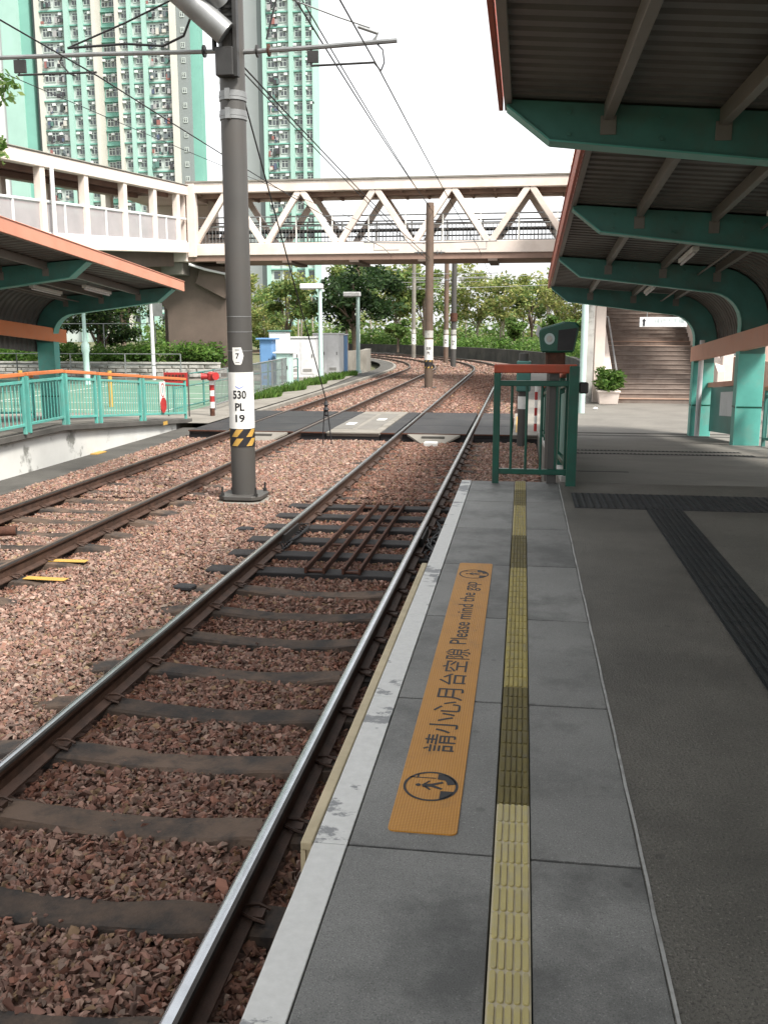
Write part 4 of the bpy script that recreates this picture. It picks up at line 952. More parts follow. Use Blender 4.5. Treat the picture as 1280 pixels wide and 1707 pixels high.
# direction sign over the foot of the stairs
t = thing('direction_sign', (3.74, 27, 2.22), 'white direction sign with black walking symbol above the stairs', 'sign')
q = MB(); q.box(3.11, 26.97, 2.22, 4.36, 27.03, 2.48); q.build('board', PWHITE, t, bevel=.006)
q = MB(); q.box(3.20, 26.96, 2.25, 3.25, 26.968, 2.39); q.add([(3.17, 26.962, 2.38), (3.28, 26.962, 2.38), (3.225, 26.962, 2.45)], [(0, 1, 2)]); q.build('symbol', INK, t)
V, F = text_mesh('往行人天橋', 1.0); lo, hi = V.min(0), V.max(0); V = (V - lo) / (hi - lo + 1e-9)
q = MB(); q.add([(3.50 + v[0] * .78, 26.966, 2.32 + v[1] * .12) for v in V], F); q.build('faded_lettering', INKB, t)
q = MB()
for x in (3.3, 4.2): q.cone((x, 27, 2.47), (x, 27, 4.3), .012, .012, 6)
q.build('hanger', GALV, t)

# ------------------------------------------------------------------ leaves
def leaf_cloud(cent, rad, n, size, cols, flat=.0, seed=1):
    """n leaf quads around clump centres; returns verts, faces, colours"""
    r_ = np.random.RandomState(seed); k = len(cent); idx = r_.randint(0, k, n)
    d = r_.normal(size=(n, 3)); d /= np.linalg.norm(d, axis=1)[:, None]; rr = r_.uniform(0, 1, n) ** .45
    P = np.array(cent)[idx] + d * rr[:, None] * np.array(rad)[idx]
    a = r_.normal(size=(n, 3)); a[:, 2] *= .6; a /= np.linalg.norm(a, axis=1)[:, None]
    b = np.cross(a, r_.normal(size=(n, 3))); b /= np.linalg.norm(b, axis=1)[:, None] + 1e-9
    s = size * r_.uniform(.6, 1.4, (n, 1))
    V = np.stack([P - a * s, P + b * s * .45, P + a * s, P - b * s * .45], 1)
    cc = np.array(cols)[r_.randint(0, len(cols), n)] * r_.uniform(.7, 1.25, (n, 1)) * (r_.uniform(.8, 1.2, k)[idx])[:, None]
    return V, cc
def leaf_mesh(name, V, cc):
    n = len(V); me = bpy.data.meshes.new(name); me.vertices.add(n * 4); me.vertices.foreach_set('co', V.reshape(-1).astype(np.float32))
    me.loops.add(n * 4); me.loops.foreach_set('vertex_index', np.arange(n * 4, dtype=np.int32)); me.polygons.add(n); me.polygons.foreach_set('loop_start', np.arange(0, n * 4, 4, dtype=np.int32))
    at = me.attributes.new('col', 'FLOAT_COLOR', 'FACE'); C4 = np.ones((n, 4)); C4[:, :3] = cc; at.data.foreach_set('color', C4.reshape(-1).astype(np.float32))
    me.update(); me.materials.append(LEAF); return me
G_DARK = [(.022, .05, .016), (.032, .065, .022), (.018, .038, .014), (.045, .08, .025)]
G_MID = [(.11, .18, .05), (.145, .225, .065), (.085, .145, .042), (.19, .25, .08)]
G_PALE = [(.25, .28, .085), (.30, .32, .105), (.20, .255, .075), (.33, .32, .12)]
G_HEDGE = [(.07, .15, .025), (.10, .19, .035), (.05, .11, .02), (.13, .21, .045)]
TREEM = {}
def tree_variant(key, h, cw, trunk_r, cols, nleaf, lsize, seed, crown0=.35, sparse=1.0, clumps=26, bark=BARK):
    r_ = random.Random(seed); cent = []; rad = []
    for i in range(clumps):
        while True:
            p = Vector((r_.uniform(-1, 1), r_.uniform(-1, 1), r_.uniform(-1, 1)))
            if .25 < p.length < 1: break
        zc = h * (crown0 + (1 - crown0) * .5); cent.append((p.x * cw * .5 * .82, p.y * cw * .5 * .82, zc + p.z * h * (1 - crown0) * .42)); q = r_.uniform(.55, 1.05) * cw * .17
        rad.append((q * 1.15, q * 1.15, q * .75))
    V, cc = leaf_cloud(cent, rad, nleaf, lsize, cols, seed=seed); crown = leaf_mesh('crown', V, cc)
    t_ = MB(); zf = h * crown0
    lean = (r_.uniform(-.2, .2), r_.uniform(-.2, .2))
    t_.tube([(0, 0, -.3), (lean[0] * .3, lean[1] * .3, zf * .5), (lean[0], lean[1], zf), (lean[0] * .8, lean[1], h * .75)], [trunk_r * 1.2, trunk_r, trunk_r * .8, trunk_r * .25], 9)
    for i in range(9):
        c = cent[r_.randrange(len(cent))]; b = zf * r_.uniform(.75, 1.25)
        t_.tube([(lean[0], lean[1], b), ((c[0] + lean[0]) * .5, (c[1] + lean[1]) * .5, (b + c[2]) * .5 + .2), c], [trunk_r * .5, trunk_r * .3, trunk_r * .1], 6)
    TREEM[key] = (crown, t_.mesh('trunk', bark, smooth=True))
def tree(key, x, y, zb, s, rot, label_, group='trees beyond the tracks', sz=1.0, name='tree'):
    t = thing(name, (x, y, zb), label_, 'tree', group)
    t.rotation_euler = (0, 0, rot); t.scale = (s, s, s * sz)
    for nm, me in zip(('crown', 'trunk'), TREEM[key]):
        o = bpy.data.objects.new(nm, me); COL.objects.link(o); o.parent = t
    return t
tree_variant('dark', 7.2, 6.4, .17, G_DARK, 5200, .17, 3, .34, clumps=30)
tree_variant('mid', 7.5, 5.2, .12, G_MID + G_PALE[:1], 4200, .17, 5, .30, clumps=26)
tree_variant('pale', 7.5, 5.6, .10, G_PALE + G_MID[:1], 3200, .17, 8, .30, clumps=24, bark=PBARK)
tree_variant('thin', 8.0, 4.6, .09, G_PALE, 1100, .15, 13, .40, clumps=20, bark=PBARK)
tree_variant('conif', 8.5, 2.6, .10, G_DARK, 3000, .16, 21, .25, clumps=18)
tree_variant('palm', 3.0, 2.8, .10, G_MID + G_HEDGE[:2], 1600, .22, 25, .35, clumps=12)
tree('dark', -10.9, 62, -.3, 1.0, .4, 'dark leafy tree behind the white pole lamps, its crown nearest the bridge')
tree('mid', -15.2, 61, -.3, .82, 1.2, 'small mid green tree left of the dark leafy tree')
tree('pale', -18.0, 66, -.3, .62, 2.2, 'yellowish young tree behind the blue cabinet')
far_t = [('mid', -17, 92, 1.05, 'green tree among the far trees behind the dark tree'), ('pale', -12.5, 96, 1.12, 'pale tree right of the dark tree beyond the wall'), ('mid', -9.6, 93, 1.0, 'full green tree behind the thin grey pole'),
    ('thin', -7.2, 98, 1.12, 'nearly bare twiggy tree behind the two close poles'), ('pale', -4.6, 95, .98, 'pale yellow tree right of the dark pole'), ('pale', -1.8, 91, .92, 'bright yellow green tree above the hedge'),
    ('mid', .8, 97, .9, 'mid green tree in the middle of the far row'), ('thin', 2.2, 93, 1.0, 'sparse pale tree with bare upper twigs'), ('pale', 4.6, 94, .82, 'pale round tree left of the card reader hood'),
    ('mid', 7.6, 92, .86, 'dense green tree behind the card reader'), ('conif', 3.9, 122, 1.06, 'dark pointed conifer on the skyline, the left one'), ('conif', 8.0, 124, 1.1, 'dark pointed conifer on the skyline, the middle one'), ('conif', 11.2, 126, 1.08, 'dark pointed conifer on the skyline by the canopy edge'),
    ('mid', 11.5, 88, .9, 'green tree seen beside the pale mint pipe'), ('thin', -22, 94, 1.0, 'thin pale tree behind the cabinets'), ('pale', -27, 90, .95, 'pale tree far behind the blue cabinet'), ('dark', 15.5, 96, .9, 'dark tree behind the stairs')]
for i, (k, x, y, s, l) in enumerate(far_t): tree(k, x, y, -.3, s * 1.16, i * 1.37, l, sz=1.02)
for i, (x, y, s, l) in enumerate(((-11.5, 88, .95, 'palm like shrub behind the hedge near the thin grey pole'), (-.7, 80, 1.0, 'palm like shrub on the hedge right of the dark pole'), (2.6, 80, 1.05, 'palm like shrub on the hedge below the pale trees'), (5.6, 79, 1.1, 'palm like shrub on the hedge next to the card reader'))):
    tree('palm', x, y, .3, s, i * 2.1, l, 'shrubs behind the wall', name='shrub')
# slender white trunks inside the wood
for i in range(14):
    x = -24 + i * 2.6 + rnd.uniform(-.8, .8); y = rnd.uniform(98, 108)
    q = MB(); q.tube([(x, y, -.3), (x + rnd.uniform(-.15, .15), y, 3), (x + rnd.uniform(-.4, .4), y, 6)], [.11, .09, .05], 7)
    solo('bare_tree', q, PBARK, (x, y, -.3), 'slender bare pale tree deep among the far trees', 'tree', 'bare pale trees in the wood', smooth=True)
# distant wood closing the view
def wood(x0, x1, y0, y1, h, n, size, seed, cols, zb=-.3):
    r_ = random.Random(seed); cent = [(r_.uniform(x0, x1), r_.uniform(y0, y1), zb + r_.uniform(.25, .85) * h) for _ in range(n // 60)]
    rad = [(1.7, 1.7, 1.2)] * len(cent); return leaf_cloud(cent, rad, n, size, cols, seed=seed)
V, cc = wood(-40, 26, 100, 118, 4.6, 11000, .24, 4, G_MID + G_PALE)
V2, cc2 = wood(-45, 30, 100, 116, 3.0, 14000, .26, 14, G_MID + G_HEDGE[:1]); V = np.concatenate([V, V2]); cc = np.concatenate([cc, cc2])
o = bpy.data.objects.new('woodland', leaf_mesh('woodland', V, cc)); COL.objects.link(o); tag(o, 'mixed green woodland filling in behind the far trees', 'woodland', kind='stuff')
# hedge, low wall along the curve
rw_c = 2.7
ssw = list(np.arange(34, 50, 2)) + list(np.arange(50, 112, 2.0))
q = MB()
for a, b in zip(ssw[:-1], ssw[1:]):
    pa, pb, pc, pd = lp(rw_c, a), lp(rw_c, b), lp(rw_c + .3, b), lp(rw_c + .3, a)
    q.add([(p[0], p[1], z) for z in (-.4, .62) for p in (pa, pb, pc, pd)], [(0, 1, 5, 4), (1, 2, 6, 5), (2, 3, 7, 6), (3, 0, 4, 7), (4, 5, 6, 7)])
solo('retaining_wall', q, BWALL, (lp(rw_c, 60)[0], lp(rw_c, 60)[1], -.4), 'long dark stained low wall following the outside of the curve', 'wall')
r_ = random.Random(3); cent = []
for i in range(420): s_ = r_.uniform(38, 112); c = lp(rw_c + r_.uniform(.5, 3.2), s_); cent.append((c[0], c[1], r_.uniform(.45, 1.35)))
V, cc = leaf_cloud(cent, [(.75, .75, .42)] * len(cent), 15000, .13, G_HEDGE, seed=9)
o = bpy.data.objects.new('hedge', leaf_mesh('hedge', V, cc)); COL.objects.link(o); tag(o, 'bright green hedge growing along the top of the dark wall', 'hedge', kind='stuff')
# verge left of the tracks beyond the crossing
q = MB(); ss2 = list(np.arange(25.2, 50, 1.5)) + list(np.arange(50, 100, 2.0))
strip(q, -8.1, -7.28, -.06, -.06, ss2); q.build('verge', DCONC, kind='structure')
q = MB()
for a, b in zip(ss2[:-1], ss2[1:]):
    pa, pb, pc, pd = lp(-7.28, a), lp(-7.28, b), lp(-7.12, b), lp(-7.12, a)
    q.add([(p[0], p[1], z) for z in (-.3, -.04) for p in (pa, pb, pc, pd)], [(2, 3, 7, 6), (4, 5, 6, 7), (0, 1, 5, 4)])
q.build('kerb', CONC, kind='structure')
r_ = np.random.RandomState(6)
def grass(n, f, h, seed, cols):
    r_ = np.random.RandomState(seed); P = np.array([f(r_) for _ in range(n)]); d = r_.normal(size=(n, 3)) * .35; d[:, 2] = 1; hh = h * r_.uniform(.4, 1.3, (n, 1))
    sx = r_.normal(size=(n, 3)) * .02; sx[:, 2] = 0
    V = np.stack([P - sx, P + sx, P + d * hh * .6 + sx * .6, P + d * hh], 1); return V, np.array(cols)[r_.randint(0, len(cols), n)] * r_.uniform(.7, 1.2, (n, 1))
def gpos(r_): s = r_.uniform(29, 46) ; return (-8.15 - abs(r_.normal(0, .28)) + .25 * math.sin(s * 1.7), s, -.05)
V, cc = grass(6500, gpos, .22, 2, G_HEDGE); o = bpy.data.objects.new('grass', leaf_mesh('grass', V, cc)); COL.objects.link(o); tag(o, 'tufts of grass growing around the foot of the white lamps', 'grass', kind='stuff')

# ------------------------------------------------------------------ planter
t = thing('potted_plant', (2.5, 28.6, 0), 'bushy green plant in cream square pot at the stair foot', 'potted plant')
q = MB(); q.add([(2.24, 28.38, .0), (2.76, 28.38, .0), (2.76, 28.9, .0), (2.24, 28.9, .0), (2.20, 28.34, .34), (2.80, 28.34, .34), (2.80, 28.94, .34), (2.20, 28.94, .34)], [(0, 3, 2, 1), (0, 1, 5, 4), (1, 2, 6, 5), (2, 3, 7, 6), (3, 0, 4, 7), (4, 5, 6, 7)]); q.build('pot', CREAM, t, bevel=.012)
q = MB(); q.box(2.17, 28.31, .34, 2.83, 28.97, .40); q.build('rim', CREAM, t, bevel=.012)
r_ = random.Random(8); cent = [(2.5 + r_.uniform(-.3, .3), 28.6 + r_.uniform(-.28, .28), .62 + r_.uniform(-.14, .3)) for _ in range(16)]
V, cc = leaf_cloud(cent, [(.2, .2, .18)] * 16, 1500, .06, G_HEDGE, seed=4); V -= np.array([2.5, 28.6, 0]); o = bpy.data.objects.new('foliage', leaf_mesh('foliage', V, cc)); COL.objects.link(o); o.parent = t

# ------------------------------------------------------------------ footbridge
fb = thing('footbridge', (-6, 43.5, 5.2), 'covered cream truss footbridge crossing above both tracks', 'footbridge')
BX0, BX1, BY0, BY1 = -14.9, 7.5, 42.0, 45.0
for y_, nm in ((BY0, 'near'), (BY1, 'far')):
    q = MB(); q.box(BX0, y_ - .17, 5.36, BX1, y_ + .17, 5.86); q.build('bottom_chord', CREAM, fb, bevel=.02)
    q = MB(); q.box(BX0, y_ - .17, 8.02, BX1, y_ + .17, 8.45); q.build('top_chord', CREAM, fb, bevel=.02)
    q = MB(); q.box(BX0, y_ - .22, 8.451, BX1, y_ + .22, 8.52); q.build('roof_edge', CONC, fb)
    x = -14.6; up = True; pitch = 1.62
    k = 0
    while x < BX1 - .3:
        a = (x, y_, 5.84) if up else (x, y_, 8.04); b = (x + pitch - .12, y_, 8.04) if up else (x + pitch - .12, y_, 5.84)
        q = MB(); q.bar(a, b, .26, .26, 0, (0, 1, 0)); q.build('diagonal', CREAM, fb, bevel=.02)
        x += pitch + .02; up = not up
q = MB(); q.box(BX0, BY0 + .17, 5.22, BX1, BY1 - .17, 5.60); q.build('deck', BROWN, fb)
q = MB(); q.box(BX0, BY0 - .1, 5.12, BX1, BY1 + .1, 5.3595); q.build('deck_edge', BROWN, fb)
for x in np.arange(BX0 + 1.5, BX1, 3.0):
    q = MB(); q.box(x - .2, BY0 - .15, 5.02, x + .2, BY1 + .15, 5.119); q.build('cross_beam', CONCP, fb)
q = MB(); q.box(BX0, BY0 + .17, 8.12, BX1, BY1 - .17, 8.40); q.build('roof_slab', BROWN, fb)
q = MB(); q.box(BX0, BY0 + .5, 7.86, BX1, BY0 + .62, 8.119); q.build('ceiling_beam', BROWN, fb)
for x in np.arange(BX0 + .5, BX1, 1.0):
    q = MB(); q.box(x - .05, BY0 + .18, 7.95, x + .05, BY1 - .18, 8.119); q.build('ceiling_rib', BROWN, fb)
for y_ in (BY0 + .35, BY1 - .35):
    q = MB(); q.tube([(BX0, y_, 6.62), (BX1, y_, 6.62)], .035, 8); q.tube([(BX0, y_, 5.92), (BX1, y_, 5.92)], .025, 8); q.tube([(BX0, y_, 7.02), (BX1, y_, 7.02)], .03, 8); q.build('handrail', GALV, fb)
    q = MB(); q.bar((BX0, y_ + .1, 6.35), (BX1, y_ + .1, 6.35), .03, .06); q.bar((BX0, y_ + .1, 6.66), (BX1, y_ + .1, 6.66), .03, .07); q.build('dark_rail', POLE, fb)
    for x in np.arange(BX0 + .2, BX1, .16):
        q = MB() if abs((x - BX0 - .2) % 2.4) < .01 else q
        q.cone((x, y_, 5.9), (x, y_, 6.62), .012, .012, 4, 0, False)
        if abs((x - BX0 - .2 + .16) % 2.4) < .01 or x + .16 >= BX1: q.build('balusters', GALV, fb, kind='stuff')
    for x in np.arange(BX0 + 1.6, BX1, 1.62):
        q = MB(); q.bar((x, y_, 5.86), (x, y_, 7.02), .06, .06, 0, (0, 1, 0)); q.build('rail_post', WHITE, fb)
for x in (BX0 + .05,):
    for y_ in (BY0, BY1): q = MB(); q.box(x - .02, y_ - .2, 5.3, x + .36, y_ + .2, 8.45); q.build('end_post', CREAM, fb, bevel=.015)

# covered ramp that meets the bridge
rp = thing('covered_ramp', (-15.9, 34, 4), 'covered cream walkway ramp with grey panels climbing to the footbridge', 'covered ramp')
RX0, RX1 = -17.9, -14.9; RY0, RY1 = 16.0, 41.7
def rz(y_): return 5.88 + (y_ - 41.5) * .066
def slab(nm, x0, x1, za, zb, mt, ya=RY0, yb=RY1, bev=.02):
    q = MB(); vv = [(x, y_, rz(y_) + dz) for dz in (za, zb) for y_ in (ya, yb) for x in (x0, x1)]
    q.add(vv, [(0, 2, 3, 1), (4, 5, 7, 6), (0, 1, 5, 4), (2, 6, 7, 3), (0, 4, 6, 2), (1, 3, 7, 5)]); return q.build(nm, mt, rp, bevel=bev)
slab('deck', RX0 + .1, RX1 - .1, -.35, -.02, CONCP); slab('girder', -16.9, -15.5, -1.0, -.351, CONCP)
for x in (RX0, RX1): slab('edge_beam', x - .14, x + .14, -.42, .02, CREAM); slab('roof_beam', x - .16, x + .16, 2.02, 2.42, CREAM); slab('roof_edge', x - .2, x + .2, 2.421, 2.47, CONC)
slab('roof_slab', RX0 + .16, RX1 - .16, 2.15, 2.38, BROWN)
for x in (RX0 + .8, RX1 - .8): slab('ceiling_beam', x - .06, x + .06, 1.95, 2.149, BROWN)
py = [18.0, 21.8, 25.2, 28.72, 31.75, 35.0, 37.95, 40.6]
for x in (RX0, RX1):
    for y_ in py:
        q = MB(); q.box(x - .12, y_ - .15, rz(y_), x + .12, y_ + .15, rz(y_) + 2.03); q.build('post', CREAM, rp, bevel=.012)
        if y_ == 28.72 and x == RX1: q = MB(); q.cone((x + .2, y_ + .42, rz(y_) - .3), (x + .2, y_ + .42, rz(y_) + 2.1), .07, .07, 10); q.build('down_pipe', PWHITE, rp, smooth=True)
    slab('sill_rail', x - .06, x + .06, .98, 1.07, PWHITE); slab('lower_rail', x - .05, x + .05, .03, .09, PWHITE)
    for a, b in zip(py[:-1], py[1:]):
        m_ = (a + b) / 2
        q = MB(); q.box(x - .05, m_ - .05, rz(m_) + .05, x + .05, m_ + .05, rz(m_) + 1.0); q.build('mullion', PWHITE, rp)
        for ya, yb in ((a + .15, m_ - .05), (m_ + .05, b - .15)):
            q = MB(); vv = [(xx, y_, rz(y_) + dz) for dz in (.09, .98) for y_ in (ya, yb) for xx in (x - .015, x + .015)]
            q.add(vv, [(0, 2, 3, 1), (4, 5, 7, 6), (0, 1, 5, 4), (2, 6, 7, 3), (0, 4, 6, 2), (1, 3, 7, 5)]); q.build('panel', PANEL, rp)
    q = MB(); q.tube([(x + (.3 if x < -16 else -.3), RY0, rz(RY0) + .95), (x + (.3 if x < -16 else -.3), RY1, rz(RY1) + .95)], .03, 8); q.build('handrail', REDP, rp)
# junction deck between ramp and bridge
q = MB(); q.box(-18.0, 41.7, 5.1, -14.91, 45.2, 5.86); q.build('junction_deck', CREAM, rp, bevel=.02)
q = MB(); q.box(-18.0, 41.7, 7.92, -14.91, 45.2, 8.38); q.build('junction_roof', CREAM, rp, bevel=.02)
q = MB(); q.box(-15.2, 41.72, 5.86, -14.95, 41.95, 7.92); q.build('junction_post', CREAM, rp)
q = MB(); q.box(-18, 45.0, 5.86, -14.95, 45.18, 7.9); q.build('junction_wall', CREAM, rp)
# piers
t = thing('bridge_pier', (-14.8, 43.4, -.4), 'big brown concrete hammerhead pier under the bridge end', 'pier')
q = MB(); q.prism([(-16.4, -.4), (-13.5, -.4), (-13.5, 2.1), (-13.55, 4.3), (-12.9, 5.0), (-12.9, 5.095), (-17.6, 5.095), (-17.6, 4.4), (-16.4, 3.0)], 'y', 42.9, 44.2); q.build('shaft', CONCP, t, bevel=.05)
q = MB(); q.prism([(-13.52, 3.5), (-12.92, 4.95), (-14.6, 4.95), (-14.9, 4.2)], 'y', 42.6, 42.899); q.build('corbel', CONCP, t, bevel=.03)
q = MB(); q.box(-16.2, 41.9, 4.55, -15.2, 42.89, 5.09); q.build('bearing', CONC, t, bevel=.02)
q = MB(); q.tube([(-14.9, 41.9, 5.0), (-14.3, 42.3, 4.8), (-13.4, 42.5, 4.6), (-13.3, 42.5, 4.0)], .06, 8); q.build('drain_pipe', PWHITE, t, smooth=True)
for (x, y_, l) in ((-16.7, 44.6, 'slim grey pillar covered in creeper beside the brown pier'), (-16.0, 24.0, 'concrete pillar below the covered ramp behind the canopy')):
    q = MB(); q.box(x - .35, y_ - .35, -.4, x + .35, y_ + .35, rz(y_) - 1.001 if y_ < 41 else 5.095); solo('bridge_pillar', q, CONCP, (x, y_, -.4), l, 'pillar', bevel=.04)

# ------------------------------------------------------------------ opposite platform
q = MB(); q.prism([(4.0, -.3), (4.0, .528), (15.5, .528), (22.5, .003), (22.5, -.3)], 'x', -13.0, -8.06); op = q.build('opposite_platform', RAMPM, kind='structure')
q = MB(); q.prism([(4.0, -.3), (4.0, .424), (15.5, .424), (21.2, -.01), (21.2, -.3)], 'x', -8.059, -7.99); q.build('platform_wall', PWALL, op)
q = MB(); q.prism([(4.0, .425), (4.0, .525), (15.5, .525), (22.0, .035), (22.0, -.065)] + [(15.5, .425)], 'x', -8.058, -7.88); q.build('platform_coping', DCONC, op, bevel=.01)
q = MB(); q.box(-7.985, 4, -.3, -7.3, 21.6, -.14); q.build('trough_walkway', DCONC, op, bevel=.01)
q = MB(); q.box(-7.879, 20.1, .06, -7.872, 20.35, .14); q.build('yellow_mark', YELLOW, op)
q = MB(); q.box(-7.96, 16.6, -.139, -7.82, 17.0, -.12); q.build('yellow_mark', YELLOW, op)
# back rail of the opposite platform
t = thing('back_fence', (-10.8, 17, .5), 'mint barred fence behind the opposite platform column', 'fence')
for a, b in ((12.5, 14.3), (14.3, 16.1), (16.6, 18.3), (18.3, 20.1)): fence_panel(t, (-10.9, a), (-10.9, b - .06), PL(a), PL(b), 12, MINT, ORANGE, .95, .13, .0095, .06)
# ------------------------------------------------------------------ left side street furniture
t = thing('warning_bollard', (-7.87, 23.5, -.03), 'red and white striped bollard with red lamp head by the crossing', 'bollard')
zz = [-.03, .17, .33, .48, .62, .76, .87]
for i in range(6): q = MB(); q.cone((-7.87, 23.5, zz[i]), (-7.87, 23.5, zz[i + 1]), .062, .062, 16); q.build('band', (RUST, WHITE, REDP, WHITE, REDP, WHITE)[i], t, smooth=True)
q = MB(); q.lathe([(.07, .87), (.11, .90), (.11, 1.05), (.06, 1.09)], -7.87, 23.5, 16); q.cone((-7.87, 23.5, .97), (-8.12, 23.45, .97), .055, .09, 14); q.cone((-7.87, 23.5, .99), (-7.70, 23.35, .99), .06, .1, 14); q.build('lamp_head', REDP, t, smooth=True)
t = thing('red_sign_board', (-8.64, 23.2, 0), 'red warning board on thin post behind the mint fence end', 'sign')
q = MB(); q.box(-9.02, 23.18, .74, -8.40, 23.22, 1.08); q.build('board', REDP, t, bevel=.008)
q = MB()
for z_ in (1.0, .9): 
    for k in range(6): q.box(-8.98 + k * .09, 23.172, z_ - .02, -8.98 + k * .09 + .06, 23.179, z_ + .03)
q.build('faded_print', RUST, t)
q = MB(); q.cone((-8.95, 23.25, -.05), (-8.95, 23.25, 1.1), .02, .02, 8); q.cone((-8.4, 23.25, -.05), (-8.4, 23.25, 1.1), .02, .02, 8); q.build('post', POLE, t)
t = thing('railing', (-8.9, 31, -.03), 'grey metal railing beside the path before the blue cabinet', 'railing')
rl = [(-8.35, 25.2), (-8.45, 27.2), (-8.58, 29.2), (-8.72, 31.2), (-8.86, 33.2), (-9.0, 35.2), (-9.2, 37.2)]
for a, b in zip(rl[:-1], rl[1:]):
    for z_ in (.12, 1.05): q = MB(); q.tube([(*a, z_), (*b, z_)], .022, 7); q.build('rail', GALV, t)
    for k in range(14): s_ = k / 14; p = Vector(a).lerp(Vector(b), s_); q = MB(); q.cone((p.x, p.y, -.05 if k == 0 else .12), (p.x, p.y, 1.05), .02 if k == 0 else .009, .02 if k == 0 else .009, 6); q.build('post' if k == 0 else 'baluster', GALV, t)
q = MB(); q.box(-9.3, 25, -.2, -8.9, 38, .06); 
def court_fence(pts, label_, h=1.2, mt=TEAL):
    t = thing('court_fence', (pts[0][0], pts[0][1], 0), label_, 'fence')
    for a, b in zip(pts[:-1], pts[1:]):
        n_ = max(1, int((Vector(b) - Vector(a)).length / 2.2))
        for z_ in (.08, .62, h): q = MB(); q.tube([(*a, z_), (*b, z_)], .022, 6); q.build('rail', mt, t)
        for k in range(n_ + 1): p = Vector(a).lerp(Vector(b), k / n_); q = MB(); q.cone((p.x, p.y, -.05), (p.x, p.y, h), .03, .03, 8); q.build('post', mt, t)
court_fence([(-9.15, 24.2), (-9.3, 39)], 'low teal rail fence along the green court beside the path', .95)
court_fence([(-30, 39.3), (-22, 39.3), (-14.5, 39.3)], 'grey rail fence at the back of the green court', 1.1, GALV)
court_fence([(-30, 43.4), (-17.2, 43.4)], 'grey rail fence standing behind the hedge under the ramp', 2.4, GALV)
# yellow posts in the court edge
for i, (x, y_) in enumerate(((-14.2, 25.5), (-13.2, 25.6), (-11.6, 25.7))):
    q = MB(); q.cone((x, y_, -.03), (x, y_, 1.0), .06, .06, 12); solo('yellow_post', q, YELLOW, (x, y_, -.03), 'short yellow post standing on the green court behind the mint fence', 'post', 'yellow posts on the court', smooth=True)
# lamps and poles
def box_lamp(x, y_, top, ln, label_):
    t = thing('lamp_post', (x, y_, -.05), label_, 'lamp post', 'white box headed lamps')
    q = MB(); q.cone((x, y_, -.08), (x, y_, top), .105, .085, 14); q.build('post', LAMPW, t, smooth=True)
    q = MB(); q.box(x - ln, y_ - .2, top - .1, x + .12, y_ + .2, top + .12); q.build('lamp_head', PWHITE, t, bevel=.03)
    q = MB(); q.box(x - ln + .06, y_ - .15, top - .13, x - .2, y_ + .15, top - .10); q.build('diffuser', CONCW, t)
    q = MB(); q.cone((x, y_, -.08), (x, y_, .12), .17, .15, 14); q.build('base', LAMPW, t)
box_lamp(-8.72, 40.9, 3.95, .85, 'white box headed lamp post in the grass nearer the bridge')
box_lamp(-8.26, 47.8, 3.85, .72, 'white box headed lamp post by the low wall beyond the cabinets')
for x, y_, top, l, brk in ((-17.2, 36, 4.6, 'pale stepped street pole beside the opposite canopy column', True), (-16.0, 40, 3.35, 'slim pale pole carrying a small plate near the pier', False)):
    t = thing('street_pole', (x, y_, 0), l, 'pole'); q = MB()
    q.lathe([(.12, -.05), (.12, 1.2), (.16, 1.3), (.16, 1.55), (.075, 1.7), (.06, top)] if brk else [(.09, -.05), (.075, top)], x, y_, 12); q.build('shaft', LAMPW if brk else PWHITE, t, smooth=True)
    if not brk: q = MB(); q.box(x + .08, y_ - .02, 2.7, x + .5, y_ + .02, 3.25); q.build('plate', GALV, t)
# cabinets
def cabinet(x0, y0, x1, y1, h, mt, label_, capm=None, doors=1, over=.05):
    t = thing('equipment_cabinet', ((x0 + x1) / 2, (y0 + y1) / 2, -.03), label_, 'cabinet', 'track side cabinets')
    q = MB(); q.box(x0, y0, -.05, x1, y1, h); q.build('body', mt, t, bevel=.012)
    q = MB(); q.box(x0 - over, y0 - over, h + .001, x1 + over, y1 + over, h + .06); q.build('cap', capm or mt, t, bevel=.01)
    for k in range(doors):
        a = x0 + (x1 - x0) * k / doors + .04; b = x0 + (x1 - x0) * (k + 1) / doors - .04
        q = MB(); q.box(a, y0 - .018, .12, b, y0 - .001, h - .12); d = q.build('door', mt, t, bevel=.006)
        q = MB(); q.box(b - .09, y0 - .04, h * .5, b - .06, y0 - .019, h * .5 + .14); q.build('handle', DARKST, d)
        q = MB()
        for j in range(5): q.box(a + .1, y0 - .024, .22 + j * .03, b - .1, y0 - .0185, .235 + j * .03)
        q.build('vent', CONC, d)
    return t
cabinet(-10.25, 36.6, -9.75, 37.2, 1.75, BLUEC, 'tall blue equipment cabinet behind the grey railing', BLUEC, 1, .12)
cabinet(-10.35, 38.4, -9.62, 39.1, 2.05, PWHITE, 'tall white cabinet with mint green top behind the blue one', TEAL)
cabinet(-9.55, 36.4, -8.98, 36.9, 1.22, LAMPW, 'low pale mint cabinet with overhanging cap by the railing', PWHITE, 1, .1)
cabinet(-10.85, 43.0, -9.45, 44.0, 1.75, PWHITE, 'white double door cabinet right of the tall mint topped one', None, 2)
cabinet(-9.85, 44.6, -8.62, 45.8, 1.9, PWHITE, 'white cabinet standing in line right of the double door one', None, 2)
cabinet(-9.35, 46.6, -8.72, 47.4, 1.85, BLUEC, 'narrow blue grey cabinet at the end of the white row', PWHITE)
q = MB(); q.prism([(-9.6, 48.6), (-8.6, 52.5), (-9.0, 56.5), (-9.3, 56.4), (-8.95, 52.5), (-9.9, 48.7)], 'z', -.3, 1.0); solo('garden_wall', q, CONC, (-9, 52, -.3), 'curved grey wall with creeper behind the second lamp', 'wall')
